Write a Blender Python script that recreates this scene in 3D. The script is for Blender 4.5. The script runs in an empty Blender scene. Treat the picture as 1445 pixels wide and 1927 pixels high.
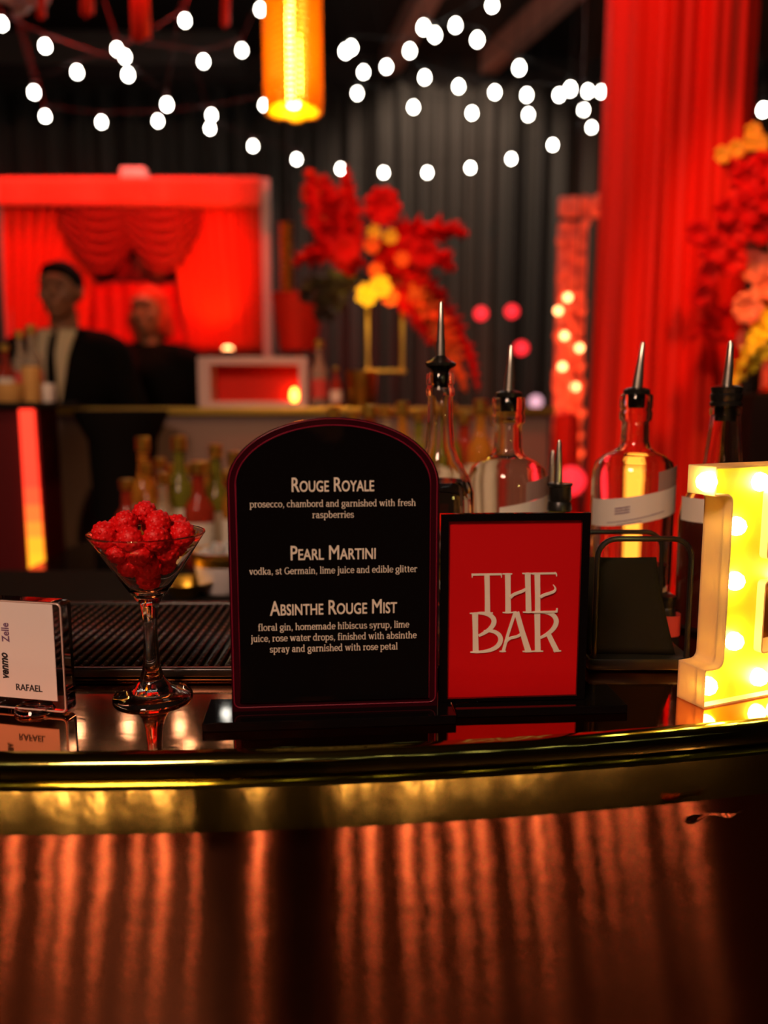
import bpy, bmesh, math, random
from mathutils import Vector, Matrix, noise
PI = math.pi
rnd = random.Random(11)
S = bpy.context.scene
C = S.collection

# ------------------------------------------------------------------ camera
F = 1540.0                       # focal length in pixels of the 1445 x 1927 frame
TH = math.radians(7.9)           # the phone is tipped down a little
ZC = 1.307
CT = 1.05                        # height of the counter top
cam_data = bpy.data.cameras.new('camera')
cam_data.sensor_fit = 'AUTO'; cam_data.sensor_width = 36.0
cam_data.lens = 36.0 * F / 1927.0
cam_data.clip_start = 0.02; cam_data.clip_end = 60
cam_data.dof.use_dof = True
cam_data.dof.focus_distance = 0.715
cam_data.dof.aperture_fstop = 2.7
cam = bpy.data.objects.new('camera', cam_data)
cam.location = (0, 0, ZC); cam.rotation_euler = (PI/2 - TH, 0, 0)
C.objects.link(cam); S.camera = cam

# ------------------------------------------------------------------ world, exposure, room lamps, unseen fill lights
S.view_settings.view_transform = 'Standard'; S.view_settings.look = 'None'
S.view_settings.exposure = 0.0; S.view_settings.gamma = 1.0
S.view_settings.use_curve_mapping = False
try:
    S.cycles.max_bounces = 16; S.cycles.transmission_bounces = 16; S.cycles.glossy_bounces = 6
    S.cycles.diffuse_bounces = 3; S.cycles.transparent_max_bounces = 16
    S.cycles.sample_clamp_indirect = 6.0; S.cycles.blur_glossy = 0.6
    S.cycles.use_denoising = True
except Exception:
    pass
W = bpy.data.worlds.new('world'); S.world = W; W.use_nodes = True
W.node_tree.nodes['Background'].inputs[0].default_value = (0.02, 0.012, 0.008, 1)
W.node_tree.nodes['Background'].inputs[1].default_value = 0.35

def area_lamp(name, loc, target, size, power, col, size_y=None):
    l = bpy.data.lights.new(name, 'AREA'); l.size = size; l.energy = power; l.color = col
    if size_y: l.shape = 'RECTANGLE'; l.size_y = size_y
    o = bpy.data.objects.new(name, l); C.objects.link(o); o.location = loc
    o.rotation_euler = (Vector(target) - Vector(loc)).to_track_quat('-Z', 'Y').to_euler(); return o
def spot_lamp(name, loc, target, power, col, deg=60, blend=0.6, r=0.05):
    l = bpy.data.lights.new(name, 'SPOT'); l.energy = power; l.color = col
    l.spot_size = math.radians(deg); l.spot_blend = blend; l.shadow_soft_size = r
    o = bpy.data.objects.new(name, l); C.objects.link(o); o.location = loc
    o.rotation_euler = (Vector(target) - Vector(loc)).to_track_quat('-Z', 'Y').to_euler(); return o
area_lamp('front_fill_warm', (-0.95, -1.7, 3.3), (0.0, 0.7, 1.1), 0.7, 74, (1.0, 0.60, 0.42))  # unseen area light standing in for the venue's lights, warms the counter front
RED = (1.0, 0.03, 0.02); AMB = (1.0, 0.42, 0.10)
spot_lamp('stage_light_red', (-1.55, 4.35, 4.15), (-1.6, 5.2, 2.1), 330, RED, 100)
spot_lamp('stage_fill_spot', (-0.7, 3.75, 2.7), (-1.75, 5.2, 2.0), 130, RED, 70)  # second red spot, added to brighten the stage curtains
spot_lamp('ribbon_fill_spot', (-0.8, 2.5, 2.2), (-0.95, 3.1, 3.7), 30, RED, 60)  # unseen spot added to lift the ribbons
spot_lamp('bucket_fill_spot', (-0.05, 1.0, 2.6), (-0.30, 1.5, 1.0), 12, (1.0, 0.8, 0.6), 20)  # added for a brighter highlight on the ice bucket
spot_lamp('stage_uplight_right', (-0.98, 4.93, 1.55), (-1.10, 5.22, 2.3), 45, (1.0, 0.24, 0.05), 75, 0.9)
spot_lamp('column_uplight_front', (0.28, 2.25, 0.25), (0.86, 2.85, 1.3), 720, (1.0, 0.15, 0.03), 78, 0.7)
spot_lamp('column_downlight', (0.15, 1.9, 3.9), (0.95, 2.85, 2.2), 110, RED, 70)
spot_lamp('flower_light_amber', (-0.55, 2.1, 3.9), (-0.05, 3.1, 1.75), 150, (1.0, 0.16, 0.05), 34)
spot_lamp('flower_uplight', (-0.02, 2.70, 1.45), (-0.02, 3.1, 1.75), 9, (1.0, 0.62, 0.08), 50)
spot_lamp('palm_fill_spot', (0.75, 1.5, 2.6), (1.08, 2.32, 1.50), 55, (1.0, 0.75, 0.10), 15)  # small yellow spot added so the palm leaves read gold
spot_lamp('spirits_fill_spot', (0.5, 1.4, 3.4), (0.12, 2.3, 1.15), 90, (1.0, 0.60, 0.2), 26)  # added to raise the dim spirits on the right
spot_lamp('bouquet_light', (1.0, 1.3, 3.8), (1.22, 2.4, 1.75), 240, (1.0, 0.16, 0.05), 28)
spot_lamp('arch_fill_spot', (0.9, 3.6, 0.2), (1.05, 4.6, 1.2), 300, (1.0, 0.26, 0.08), 80)  # unseen spot added to brighten the floral frame
spot_lamp('bottle_fill_spot', (-0.4, 1.2, 3.6), (-0.25, 2.1, 1.0), 110, (1.0, 0.55, 0.25), 55)  # key light put in for the left spirits, no lamp there
spot_lamp('drape_fill_spot', (0.5, 6.2, 4.2), (0.5, 7.35, 2.9), 105, (1.0, 0.76, 0.58), 100)  # unseen wash, set to graze light down the drape folds
spot_lamp('guest_fill_spot', (-0.15, 3.3, 3.2), (-1.15, 4.12, 1.70), 130, (1.0, 0.16, 0.05), 12)  # added spot for the red light on the second person's hair

# ------------------------------------------------------------------ geometry helpers
def ray(px, py):
    u = (px - 722.5)/F; v = (963.5 - py)/F
    return Vector((u, math.cos(TH) + v*math.sin(TH), -math.sin(TH) + v*math.cos(TH)))
def at(px, py, Y):
    d = ray(px, py); return Vector((0, 0, ZC)) + d*(Y/d.y)
def on_z(px, py, z):
    d = ray(px, py); return Vector((0, 0, ZC)) + d*((z-ZC)/d.z)
def on_plane(px, py, o, n):
    d = ray(px, py); c = Vector((0, 0, ZC)); return c + d*((Vector(o)-c).dot(n)/d.dot(n))

class MB:
    def __init__(s): s.v = []; s.f = []
    def add(s, vs, fs):
        k = len(s.v); s.v += [tuple(p) for p in vs]; s.f += [tuple(i+k for i in f) for f in fs]; return s
    def box(s, c, d, bev=0.0, seg=2, rot=None):
        bm = bmesh.new(); bmesh.ops.create_cube(bm, size=1.0)
        for v in bm.verts: v.co = Vector((v.co.x*d[0], v.co.y*d[1], v.co.z*d[2]))
        if bev: bmesh.ops.bevel(bm, geom=bm.edges[:], offset=bev, segments=seg, affect='EDGES', profile=0.5)
        bm.verts.index_update()
        vs = [v.co.copy() for v in bm.verts]
        if rot is not None: vs = [rot @ v for v in vs]
        vs = [v + Vector(c) for v in vs]
        fs = [[v.index for v in f.verts] for f in bm.faces]; bm.free(); return s.add(vs, fs)
    def lathe(s, prof, n=32, c=(0, 0, 0), closed=False):
        vs = []; fs = []; m = len(prof)
        for (r, z) in prof:
            for k in range(n):
                a = 2*PI*k/n; vs.append((c[0]+r*math.cos(a), c[1]+r*math.sin(a), c[2]+z))
        for i in range(m if closed else m-1):
            j = (i+1) % m
            for k in range(n):
                k2 = (k+1) % n; fs.append((i*n+k, i*n+k2, j*n+k2, j*n+k))
        if not closed:
            if prof[0][0] > 1e-6: fs.append(tuple(reversed(range(n))))
            if prof[-1][0] > 1e-6: fs.append(tuple((m-1)*n+k for k in range(n)))
        return s.add(vs, fs)
    def tube(s, path, rad, n=8, flat=1.0, up=None, closed=False):
        P = [Vector(p) for p in path]; m = len(P)
        R = rad if isinstance(rad, (list, tuple)) else [rad]*m
        vs = []; fs = []; prev = None
        for i in range(m):
            if closed: t = P[(i+1) % m] - P[i-1]
            else: t = P[min(i+1, m-1)] - P[max(i-1, 0)]
            t.normalize()
            if prev is None:
                a = Vector(up) if up else (Vector((0, 0, 1)) if abs(t.z) < 0.9 else Vector((0, 1, 0)))
                nrm = (a - t*a.dot(t)).normalized()
            else: nrm = (prev - t*prev.dot(t)).normalized()
            prev = nrm; b = t.cross(nrm)
            for k in range(n):
                an = 2*PI*k/n; vs.append(P[i] + nrm*(R[i]*math.cos(an)*flat) + b*(R[i]*math.sin(an)))
        for i in range(m if closed else m-1):
            j = (i+1) % m
            for k in range(n):
                k2 = (k+1) % n; fs.append((i*n+k, i*n+k2, j*n+k2, j*n+k))
        if not closed: fs.append(tuple(reversed(range(n)))); fs.append(tuple((m-1)*n+k for k in range(n)))
        return s.add(vs, fs)
    def grid(s, fn, nu, nv):
        vs = [fn(i/nu, j/nv) for j in range(nv+1) for i in range(nu+1)]
        fs = [(j*(nu+1)+i, j*(nu+1)+i+1, (j+1)*(nu+1)+i+1, (j+1)*(nu+1)+i) for j in range(nv) for i in range(nu)]
        return s.add(vs, fs)
    def ball(s, c, r, sub=2, sc=(1, 1, 1), rot=None):
        bm = bmesh.new(); bmesh.ops.create_icosphere(bm, subdivisions=sub, radius=r); bm.verts.index_update()
        vs = []
        for v in bm.verts:
            p = Vector((v.co.x*sc[0], v.co.y*sc[1], v.co.z*sc[2]))
            if rot is not None: p = rot @ p
            vs.append(p + Vector(c))
        fs = [[v.index for v in f.verts] for f in bm.faces]; bm.free(); return s.add(vs, fs)
    def prism(s, loop, z0, z1):
        n = len(loop); vs = [(x, y, z0) for x, y in loop] + [(x, y, z1) for x, y in loop]
        fs = [tuple(reversed(range(n))), tuple(range(n, 2*n))] + [(i, (i+1) % n, n+(i+1) % n, n+i) for i in range(n)]
        return s.add(vs, fs)
    def xf(s, m):
        s.v = [tuple(m @ Vector(p)) for p in s.v]; return s
    def mesh(s, name, smooth=True, angle=35):
        me = bpy.data.meshes.new(name); me.from_pydata(s.v, [], s.f); me.update()
        bm = bmesh.new(); bm.from_mesh(me); bmesh.ops.recalc_face_normals(bm, faces=bm.faces[:]); bm.to_mesh(me); bm.free()
        if smooth:
            for p in me.polygons: p.use_smooth = True
            try: me.set_sharp_from_angle(angle=math.radians(angle))
            except Exception: pass
        return me
    def build(s, name, mat, parent=None, smooth=True, angle=35, thick=0):
        return obj(name, s.mesh(name, smooth, angle), mat, parent, thick)
def obj(name, me, mat, parent=None, thick=0):
    o = bpy.data.objects.new(name, me)
    if mat is not None and not me.materials: me.materials.append(mat)
    C.objects.link(o)
    if parent is not None: o.parent = parent
    if thick:
        m = o.modifiers.new('thickness', 'SOLIDIFY'); m.thickness = thick; m.offset = 0
    return o
def tag(o, label=None, cat=None, group=None, kind=None):
    if label: o['label'] = label
    if cat: o['category'] = cat
    if group: o['group'] = group
    if kind: o['kind'] = kind
    return o
def thing(name, label, cat, loc=(0, 0, 0), rz=0.0, group=None, kind='thing'):
    o = bpy.data.objects.new(name, None); o.empty_display_size = 0.05; C.objects.link(o)
    o.location = loc; o.rotation_euler = (0, 0, rz); return tag(o, label, cat, group, kind)
def struct(name, mb, mat, parent=None, smooth=False, thick=0):
    return tag(mb.build(name, mat, parent, smooth, thick=thick), kind='structure')
def dup(root, loc, rz=0.0, label=None, group=None, rot=None):
    r = root.copy(); C.objects.link(r); r.location = loc; r.rotation_euler = rot if rot else (0, 0, rz)
    if label: r['label'] = label
    if group: r['group'] = group
    for ch in list(root.children):
        c = ch.copy(); C.objects.link(c); c.parent = r
        for g in ch.children:
            d = g.copy(); C.objects.link(d); d.parent = c
    return r
def evaluated_mesh(o, name):
    dg = bpy.context.evaluated_depsgraph_get(); dg.update()
    me = bpy.data.meshes.new_from_object(o.evaluated_get(dg)); me.name = name; return me
def fill2d(loops, depth=0.0, name='plate'):
    """flat plate with holes (loops are lists of (x, y)), extruded +-depth"""
    cu = bpy.data.curves.new(name, 'CURVE'); cu.dimensions = '2D'; cu.fill_mode = 'BOTH'; cu.extrude = depth
    for lp in loops:
        sp = cu.splines.new('POLY'); sp.points.add(len(lp)-1); sp.use_cyclic_u = True
        for p, q in zip(sp.points, lp): p.co = (q[0], q[1], 0, 1)
    o = bpy.data.objects.new(name, cu); C.objects.link(o)
    me = evaluated_mesh(o, name); bpy.data.objects.remove(o); bpy.data.curves.remove(cu); me.materials.clear(); return me
def text_mb(txt, caps=False, bold=0.0, shear=0.0, serif=False, depth=0.01):
    """text as mesh data in font units, baseline at y=0"""
    cu = bpy.data.curves.new('lettering', 'FONT'); cu.body = txt; cu.size = 1.0; cu.extrude = depth
    cu.offset = bold; cu.shear = shear; cu.small_caps_scale = 0.76; cu.resolution_u = 3
    if caps:
        for i, ch in enumerate(txt): cu.body_format[i].use_small_caps = True
    o = bpy.data.objects.new('lettering', cu); C.objects.link(o)
    me = evaluated_mesh(o, 'lettering'); bpy.data.objects.remove(o); bpy.data.curves.remove(cu)
    mb = MB(); mb.add([v.co.copy() for v in me.vertices], [tuple(p.vertices) for p in me.polygons])
    if serif:
        zs = max(v.co.z for v in me.vertices)
        seen = set(); lv = []
        for e in me.edges:
            a = me.vertices[e.vertices[0]].co; b = me.vertices[e.vertices[1]].co
            L = abs(a.x-b.x)
            if abs(a.y-b.y) < 0.004 and 0.045 < L < 0.16 and a.z > zs-1e-4 and b.z > zs-1e-4:
                cx = (a.x+b.x)/2; y = a.y; key = (round(cx, 2), round(y, 2))
                if key in seen: continue
                seen.add(key)
                near = min((0.0, 0.53, 0.55, 0.73, 0.75, -0.2), key=lambda t: abs(t-y))
                if abs(near-y) > 0.035: continue
                top = y > 0.3
                w = L*2.1; h = 0.05
                y0, y1 = (y-h, y) if top else (y, y+h)
                x0, x1 = cx-w/2, cx+w/2
                if top: x1 = cx+L/2
                mb.box(((x0+x1)/2, (y0+y1)/2, 0), (x1-x0, h, 2*depth))
    bpy.data.meshes.remove(me); return mb
def fit(mb, x0, x1, y0, ysc=None, z=0.0, depth=None):
    """scale lettering to run from x0 to x1 with its baseline on y0; ysc = units per font unit in y"""
    xs = [p[0] for p in mb.v]; a, b = min(xs), max(xs); sx = (x1-x0)/(b-a); sy = ysc if ysc else sx
    zz = max(p[2] for p in mb.v)
    mb.v = [(x0+(p[0]-a)*sx, y0+p[1]*sy, z+(p[2]/zz)*(depth or 0.0002)) for p in mb.v]; return mb

# ------------------------------------------------------------------ materials
def mat(name, col, rough=0.5, metal=0.0, **k):
    m = bpy.data.materials.new(name); m.use_nodes = True
    nt = m.node_tree; b = nt.nodes['Principled BSDF']
    b.inputs['Base Color'].default_value = (*col, 1); b.inputs['Roughness'].default_value = rough
    b.inputs['Metallic'].default_value = metal
    if 'spec' in k: b.inputs['Specular IOR Level'].default_value = k['spec']
    if 'trans' in k: b.inputs['Transmission Weight'].default_value = k['trans']
    if 'ior' in k: b.inputs['IOR'].default_value = k['ior']
    if 'coat' in k: b.inputs['Coat Weight'].default_value = k['coat']
    if 'sheen' in k: b.inputs['Sheen Weight'].default_value = k['sheen']
    if 'sss' in k:
        b.inputs['Subsurface Weight'].default_value = k['sss']; b.inputs['Subsurface Radius'].default_value = (0.006, 0.002, 0.001)
    if 'emit' in k:
        b.inputs['Emission Color'].default_value = (*k['emit'][0], 1); b.inputs['Emission Strength'].default_value = k['emit'][1]
    if 'aniso' in k:
        b.inputs['Anisotropic'].default_value = k['aniso'][0]; b.inputs['Anisotropic Rotation'].default_value = k['aniso'][1]
        t = nt.nodes.new('ShaderNodeTangent'); t.direction_type = 'RADIAL'; t.axis = 'Z'
        nt.links.new(t.outputs[0], b.inputs['Tangent'])
    if 'noise' in k or 'var' in k:
        tc = nt.nodes.new('ShaderNodeTexCoord'); mp = nt.nodes.new('ShaderNodeMapping')
        nt.links.new(tc.outputs['Object'], mp.inputs[0])
    if 'noise' in k:                      # (scale, strength, distance, stretch)
        sc, st, di, stretch = k['noise']; mp.inputs['Scale'].default_value = stretch
        nz = nt.nodes.new('ShaderNodeTexNoise'); nz.inputs['Scale'].default_value = sc; nz.inputs['Detail'].default_value = 3
        bp = nt.nodes.new('ShaderNodeBump'); bp.inputs['Strength'].default_value = st; bp.inputs['Distance'].default_value = di
        nt.links.new(mp.outputs[0], nz.inputs['Vector']); nt.links.new(nz.outputs[0], bp.inputs['Height'])
        nt.links.new(bp.outputs[0], b.inputs['Normal'])
    if 'var' in k:                        # (scale, second colour, contrast lo, hi)
        sc, c2, lo, hi = k['var']
        nz = nt.nodes.new('ShaderNodeTexNoise'); nz.inputs['Scale'].default_value = sc; nz.inputs['Detail'].default_value = 4
        rp = nt.nodes.new('ShaderNodeValToRGB'); rp.color_ramp.elements[0].position = lo; rp.color_ramp.elements[1].position = hi
        rp.color_ramp.elements[0].color = (*col, 1); rp.color_ramp.elements[1].color = (*c2, 1)
        nt.links.new(mp.outputs[0], nz.inputs['Vector']); nt.links.new(nz.outputs[0], rp.inputs[0])
        nt.links.new(rp.outputs[0], b.inputs['Base Color'])
    return m
def glow(name, col, strength):
    return mat(name, (0.02, 0.02, 0.02), 0.5, 0, emit=(col, strength))
def cloth_translucent(name, col, w=0.4, rough=0.6):
    m = bpy.data.materials.new(name); m.use_nodes = True; nt = m.node_tree
    b = nt.nodes['Principled BSDF']; b.inputs['Base Color'].default_value = (*col, 1); b.inputs['Roughness'].default_value = rough
    t = nt.nodes.new('ShaderNodeBsdfTranslucent'); t.inputs[0].default_value = (*col, 1)
    x = nt.nodes.new('ShaderNodeMixShader'); x.inputs[0].default_value = w
    nt.links.new(b.outputs[0], x.inputs[1]); nt.links.new(t.outputs[0], x.inputs[2])
    nt.links.new(x.outputs[0], nt.nodes['Material Output'].inputs[0]); return m
ISO = (1, 1, 1)
M = dict(
    black=mat('black_gloss', (0.004, 0.003, 0.003), 0.04), blackm=mat('black_matt', (0.008, 0.006, 0.005), 0.7, spec=0.12),
    rubber=mat('black_rubber', (0.016, 0.010, 0.006), 0.27, spec=0.5), wire=mat('black_wire', (0.012, 0.011, 0.009), 0.3),
    brass_top=mat('polished_brass_top', (0.72, 0.235, 0.06), 0.07, 1.0, noise=(12, 0.05, 0.003, (1, 2.2, 1))),
    brass_band=mat('brass_band', (0.44, 0.38, 0.09), 0.10, 1.0, noise=(22, 0.12, 0.003, (1, 1, 0.7))),
    copper=mat('copper_sheet', (0.80, 0.27, 0.12), 0.15, 1.0, aniso=(1.0, 0.25), noise=(18, 0.16, 0.004, (0.3, 0.3, 1))),
    gold=mat('gold_metal', (0.92, 0.60, 0.10), 0.30, 1.0), chrome=mat('steel_spout', (0.85, 0.78, 0.68), 0.33, 1.0),
    glass=mat('clear_glass', (1, 0.98, 0.95), 0.0, trans=1.0, ior=1.45),
    acrylic=mat('clear_acrylic', (1, 0.97, 0.95), 0.0, trans=1.0, ior=1.38),
    liquor=mat('clear_liquor', (1.0, 0.93, 0.82), 0.0, trans=1.0, ior=1.33),
    syrup=mat('dark_syrup', (0.10, 0.015, 0.01), 0.1), card=mat('pale_card', (0.80, 0.72, 0.68), 0.6),
    ink=mat('black_ink', (0.012, 0.01, 0.012), 0.6), ink2=mat('violet_ink', (0.16, 0.07, 0.16), 0.6),
    cream=mat('cream_lettering', (0.82, 0.76, 0.62), 0.6, emit=((1, 0.9, 0.7), 0.0)),
    maroon=mat('maroon_acrylic', (0.030, 0.0015, 0.005), 0.08), rededge=mat('red_acrylic_edge', (0.22, 0.010, 0.03), 0.25),
    signred=mat('red_print', (0.58, 0.0015, 0.004), 0.55, spec=0.2), berry=mat('raspberry_red', (0.80, 0.006, 0.008), 0.45, sss=0.3, spec=0.3),
    napkin=mat('dark_napkin', (0.013, 0.011, 0.006), 0.9, spec=0.1), plast=cloth_translucent('cream_plastic', (0.86, 0.62, 0.36), 0.35, 0.4),
    yellow=mat('yellow_face', (0.86, 0.82, 0.035), 0.45), bulbw=glow('lamp_glow_yellow', (1.0, 0.88, 0.24), 46),
    drape=mat('black_drape_cloth', (0.055, 0.047, 0.040), 0.75), ceil=mat('dark_ceiling_paint', (0.020, 0.013, 0.010), 0.8),
    wall=mat('dark_wall_paint', (0.018, 0.011, 0.009), 0.8), floor=mat('dark_floor', (0.03, 0.016, 0.010), 0.16, noise=(4, 0.1, 0.01, ISO)),
    beam=mat('brown_beam', (0.45, 0.20, 0.15), 0.6), bulb=glow('bulb_glow_white', (1.0, 0.93, 0.80), 28), socket=mat('black_socket', (0.01, 0.01, 0.01), 0.5),
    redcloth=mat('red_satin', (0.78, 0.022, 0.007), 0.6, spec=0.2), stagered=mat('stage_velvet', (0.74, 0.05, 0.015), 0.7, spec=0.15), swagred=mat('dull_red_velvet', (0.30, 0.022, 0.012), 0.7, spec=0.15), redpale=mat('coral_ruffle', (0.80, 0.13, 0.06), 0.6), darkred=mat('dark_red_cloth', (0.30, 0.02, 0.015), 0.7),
    post=mat('pale_pink_post', (0.60, 0.42, 0.38), 0.5), suit=mat('black_suit', (0.006, 0.0045, 0.004), 0.85, spec=0.08), shirt=mat('cream_shirt', (0.75, 0.60, 0.36), 0.7),
    skin=mat('brown_skin', (0.32, 0.13, 0.06), 0.5), skin2=mat('light_skin', (0.52, 0.26, 0.16), 0.5), hair=mat('dark_hair', (0.008, 0.005, 0.004), 0.8, spec=0.08), hair2=mat('red_lit_hair', (0.60, 0.05, 0.02), 0.8, spec=0.1),  # hair2: red light painted into light hair
    panel=mat('brown_panel', (0.20, 0.12, 0.09), 0.55, var=(3, (0.26, 0.16, 0.12), 0.3, 0.7)), ledr=glow('led_strip_red', (1.0, 0.06, 0.015), 3.2), leda=glow('led_strip_amber', (1.0, 0.30, 0.02), 2.6),
    redglow=glow('red_lamp_glow', (1.0, 0.02, 0.03), 2.0), pinkglow=glow('pink_lamp_glow', (0.9, 0.45, 0.55), 1.2), amberglow=glow('amber_lamp_glow', (1.0, 0.36, 0.12), 9.0),
    leaf=mat('dark_leaf', (0.035, 0.02, 0.01), 0.5), petal=mat('red_petal', (0.62, 0.003, 0.003), 0.6, spec=0.15), orange=mat('orange_blossom', (0.85, 0.13, 0.02), 0.6, spec=0.2), yellowf=mat('yellow_blossom', (0.85, 0.60, 0.02), 0.5),
    pink=mat('pink_sequins', (0.90, 0.17, 0.11), 0.4, 0.15, noise=(60, 0.8, 0.01, ISO)),
    bottle_am=mat('amber_bottle_glass', (0.80, 0.36, 0.05), 0.05, trans=0.7, ior=1.3), bottle_gr=mat('green_bottle_glass', (0.30, 0.30, 0.04), 0.06, trans=0.6, ior=1.3), bottle_cl=mat('pale_bottle_glass', (0.80, 0.66, 0.50), 0.05, trans=0.75, ior=1.3), bottle_rd=mat('red_bottle_glass', (0.55, 0.06, 0.03), 0.06, trans=0.6, ior=1.3),
    edgeglint=mat('pale_edge_glint', (0.95, 0.72, 0.62), 0.25, trans=0.45), cabred=mat('deep_maroon_panel', (0.085, 0.004, 0.006), 0.6, spec=0.2), tab=mat('dusky_label', (0.34, 0.22, 0.18), 0.6), label=mat('cream_label', (0.72, 0.66, 0.56), 0.6), labelr=mat('red_label', (0.55, 0.05, 0.04), 0.6), tan=mat('tan_ceramic', (0.62, 0.34, 0.10), 0.4), white=mat('white_ceramic', (0.8, 0.74, 0.70), 0.3),
    ice=mat('ice', (0.95, 0.97, 1.0), 0.1, trans=0.8, ior=1.31), bead=cloth_translucent('amber_beads', (0.95, 0.55, 0.02), 0.5, 0.2),
)

# ------------------------------------------------------------------ the room
XL, XR, YB, YF, ZH = -4.6, 4.6, -3.6, 7.7, 4.3
struct('floor', MB().box(((XL+XR)/2, (YB+YF)/2, -0.05), (XR-XL, YF-YB, 0.1)), M['floor'])
struct('ceiling', MB().box(((XL+XR)/2, (YB+YF)/2, ZH+0.05), (XR-XL, YF-YB, 0.1)), M['ceil'])
struct('wall_back', MB().box(((XL+XR)/2, YF+0.05, ZH/2), (XR-XL, 0.1, ZH)), M['wall'])
struct('wall_front', MB().box(((XL+XR)/2, YB-0.05, ZH/2), (XR-XL, 0.1, ZH)), M['wall'])
struct('wall_left', MB().box((XL-0.05, (YB+YF)/2, ZH/2), (0.1, YF-YB, ZH)), M['wall'])
struct('wall_right', MB().box((XR+0.05, (YB+YF)/2, ZH/2), (0.1, YF-YB, ZH)), M['wall'])
def beam(name, a, b, w, h):
    a, b = Vector(a), Vector(b); d = b-a; q = d.to_track_quat('X', 'Z').to_matrix()
    return struct(name, MB().box((a+b)/2, (d.length, w, h), 0.01, rot=q), M['beam'])
beam('trim_1', (0.95, 3.2, 4.2), (0.05, 7.6, 4.2), 0.16, 0.2)
beam('trim_2', (2.3, 3.2, 4.2), (0.9, 7.6, 4.2), 0.14, 0.2)
struct('trim_3', MB().box((-2.6, 6.2, 3.72), (3.2, 0.30, 0.22), 0.02), M['ceil'])

# black pleated drape along the back wall, seven hanging panels
names = ['far left', 'second from the left', 'behind the red stage', 'behind the flowers', 'behind the floral frame', 'behind the red column', 'far right']
for k in range(7):
    x0 = -4.5 + k*1.285
    def fn(u, v, x0=x0, k=k):
        x = x0 + u*1.28; z = 0.02 + v*3.93
        y = 7.42 + 0.075*math.sin(x*27 + 0.7*math.sin(x*5.1)) + 0.03*math.sin(x*71+1.0+0.2*v) + 0.012*math.sin(z*1.3+x*9)
        return (x, y, z)
    o = MB().grid(fn, 150, 8).build('black_drape', M['drape'], None, True, 80, thick=0.004)
    tag(o, 'black pleated drape panel on the back wall, ' + names[k], 'curtain', 'black drape panels on the back wall')

# ------------------------------------------------------------------ round bar: copper front, brass fascia, brass top
BC = Vector((-0.27, 3.2)); A0, A1 = math.radians(-90-52), math.radians(-90+52)
def ring(prof, n=150):
    """closed profile (radius, z) swept along the bar's arc"""
    mb = MB(); m = len(prof); vs = []; fs = []
    for i in range(n+1):
        a = A0 + (A1-A0)*i/n
        for r, z in prof: vs.append((BC.x + r*math.cos(a), BC.y + r*math.sin(a), z))
    for i in range(n):
        for j in range(m):
            k = (j+1) % m; fs.append((i*m+j, (i+1)*m+j, (i+1)*m+k, i*m+k))
    fs.append(tuple(range(m))); fs.append(tuple(n*m+j for j in reversed(range(m))))
    return mb.add(vs, fs)
RT = 2.64
bar = thing('round_bar', 'curved bar with polished brass top, brass edge band and copper sheet front', 'bar counter', (0, 0, 0))
edge = [(RT-0.012+0.012*math.sin(t*PI/2/5), CT-0.010+0.010*math.cos(t*PI/2/5)) for t in range(6)]
ring([(2.20, CT), (RT-0.0121, CT), (RT-0.0121, CT-0.018), (2.20, CT-0.018)]).build('counter_top', M['brass_top'], bar, True, 50)
ring(edge + [(RT, CT-0.0165), (RT-0.003, CT-0.018), (RT-0.012, CT-0.018)]).build('edge_strip', M['brass_band'], bar, True, 30)
ring([(2.24, CT-0.0182), (RT+0.004, CT-0.0182), (RT+0.008, CT-0.0190), (RT+0.0100, CT-0.0205), (RT+0.0091, CT-0.0540), (RT+0.0075, CT-0.055), (2.24, CT-0.055)]).build('edge_band', M['brass_band'], bar, True, 14)
ring([(2.28, 0.10), (2.622, 0.10), (2.622, CT-0.0552), (2.28, CT-0.0552)]).build('copper_front', M['copper'], bar, True, 50)
ring([(2.30, 0.0), (2.58, 0.0), (2.58, 0.0998), (2.30, 0.0998)]).build('plinth', M['blackm'], bar, True, 50)
tp = MB(); b0 = on_z(1285, 1528, 0.995)
tp.grid(lambda u, v: (b0.x + 0.045*u + 0.004*math.sin(9*v), b0.y - 0.006 + 0.008*u + 0.002*math.sin(5*u), 0.9945 - 0.006*v*(1-u) - 0.002*math.sin(u*11)*v), 10, 3).build('loose_foil_edge', M['copper'], bar, True)

# ------------------------------------------------------------------ martini glass and raspberries
G = on_z(288, 1312, CT); G.z = CT+0.0004
glass = thing('martini_glass', 'clear stemmed cocktail glass heaped with raspberries, beside the black arched menu', 'glass', G)
outer = [(0.0, 0.0), (0.0325, 0.0), (0.0338, 0.0012), (0.0330, 0.0026), (0.024, 0.0060), (0.0155, 0.0105), (0.0105, 0.017), (0.0078, 0.026),
         (0.0064, 0.040), (0.0059, 0.055), (0.0062, 0.070), (0.0080, 0.082), (0.0110, 0.0875), (0.0150, 0.092), (0.0205, 0.1005), (0.0300, 0.1150),
         (0.0400, 0.1305), (0.0480, 0.1430), (0.0488, 0.1440), (0.0486, 0.1449), (0.0478, 0.1452), (0.0470, 0.1447), (0.0468, 0.1437), (0.0392, 0.1312), (0.0290, 0.1158),
         (0.0195, 0.1015), (0.0135, 0.0942), (0.0080, 0.0915), (0.0, 0.0908)]
MB().lathe(outer, 64).build('glass_body', M['glass'], glass, True, 60)
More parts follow.
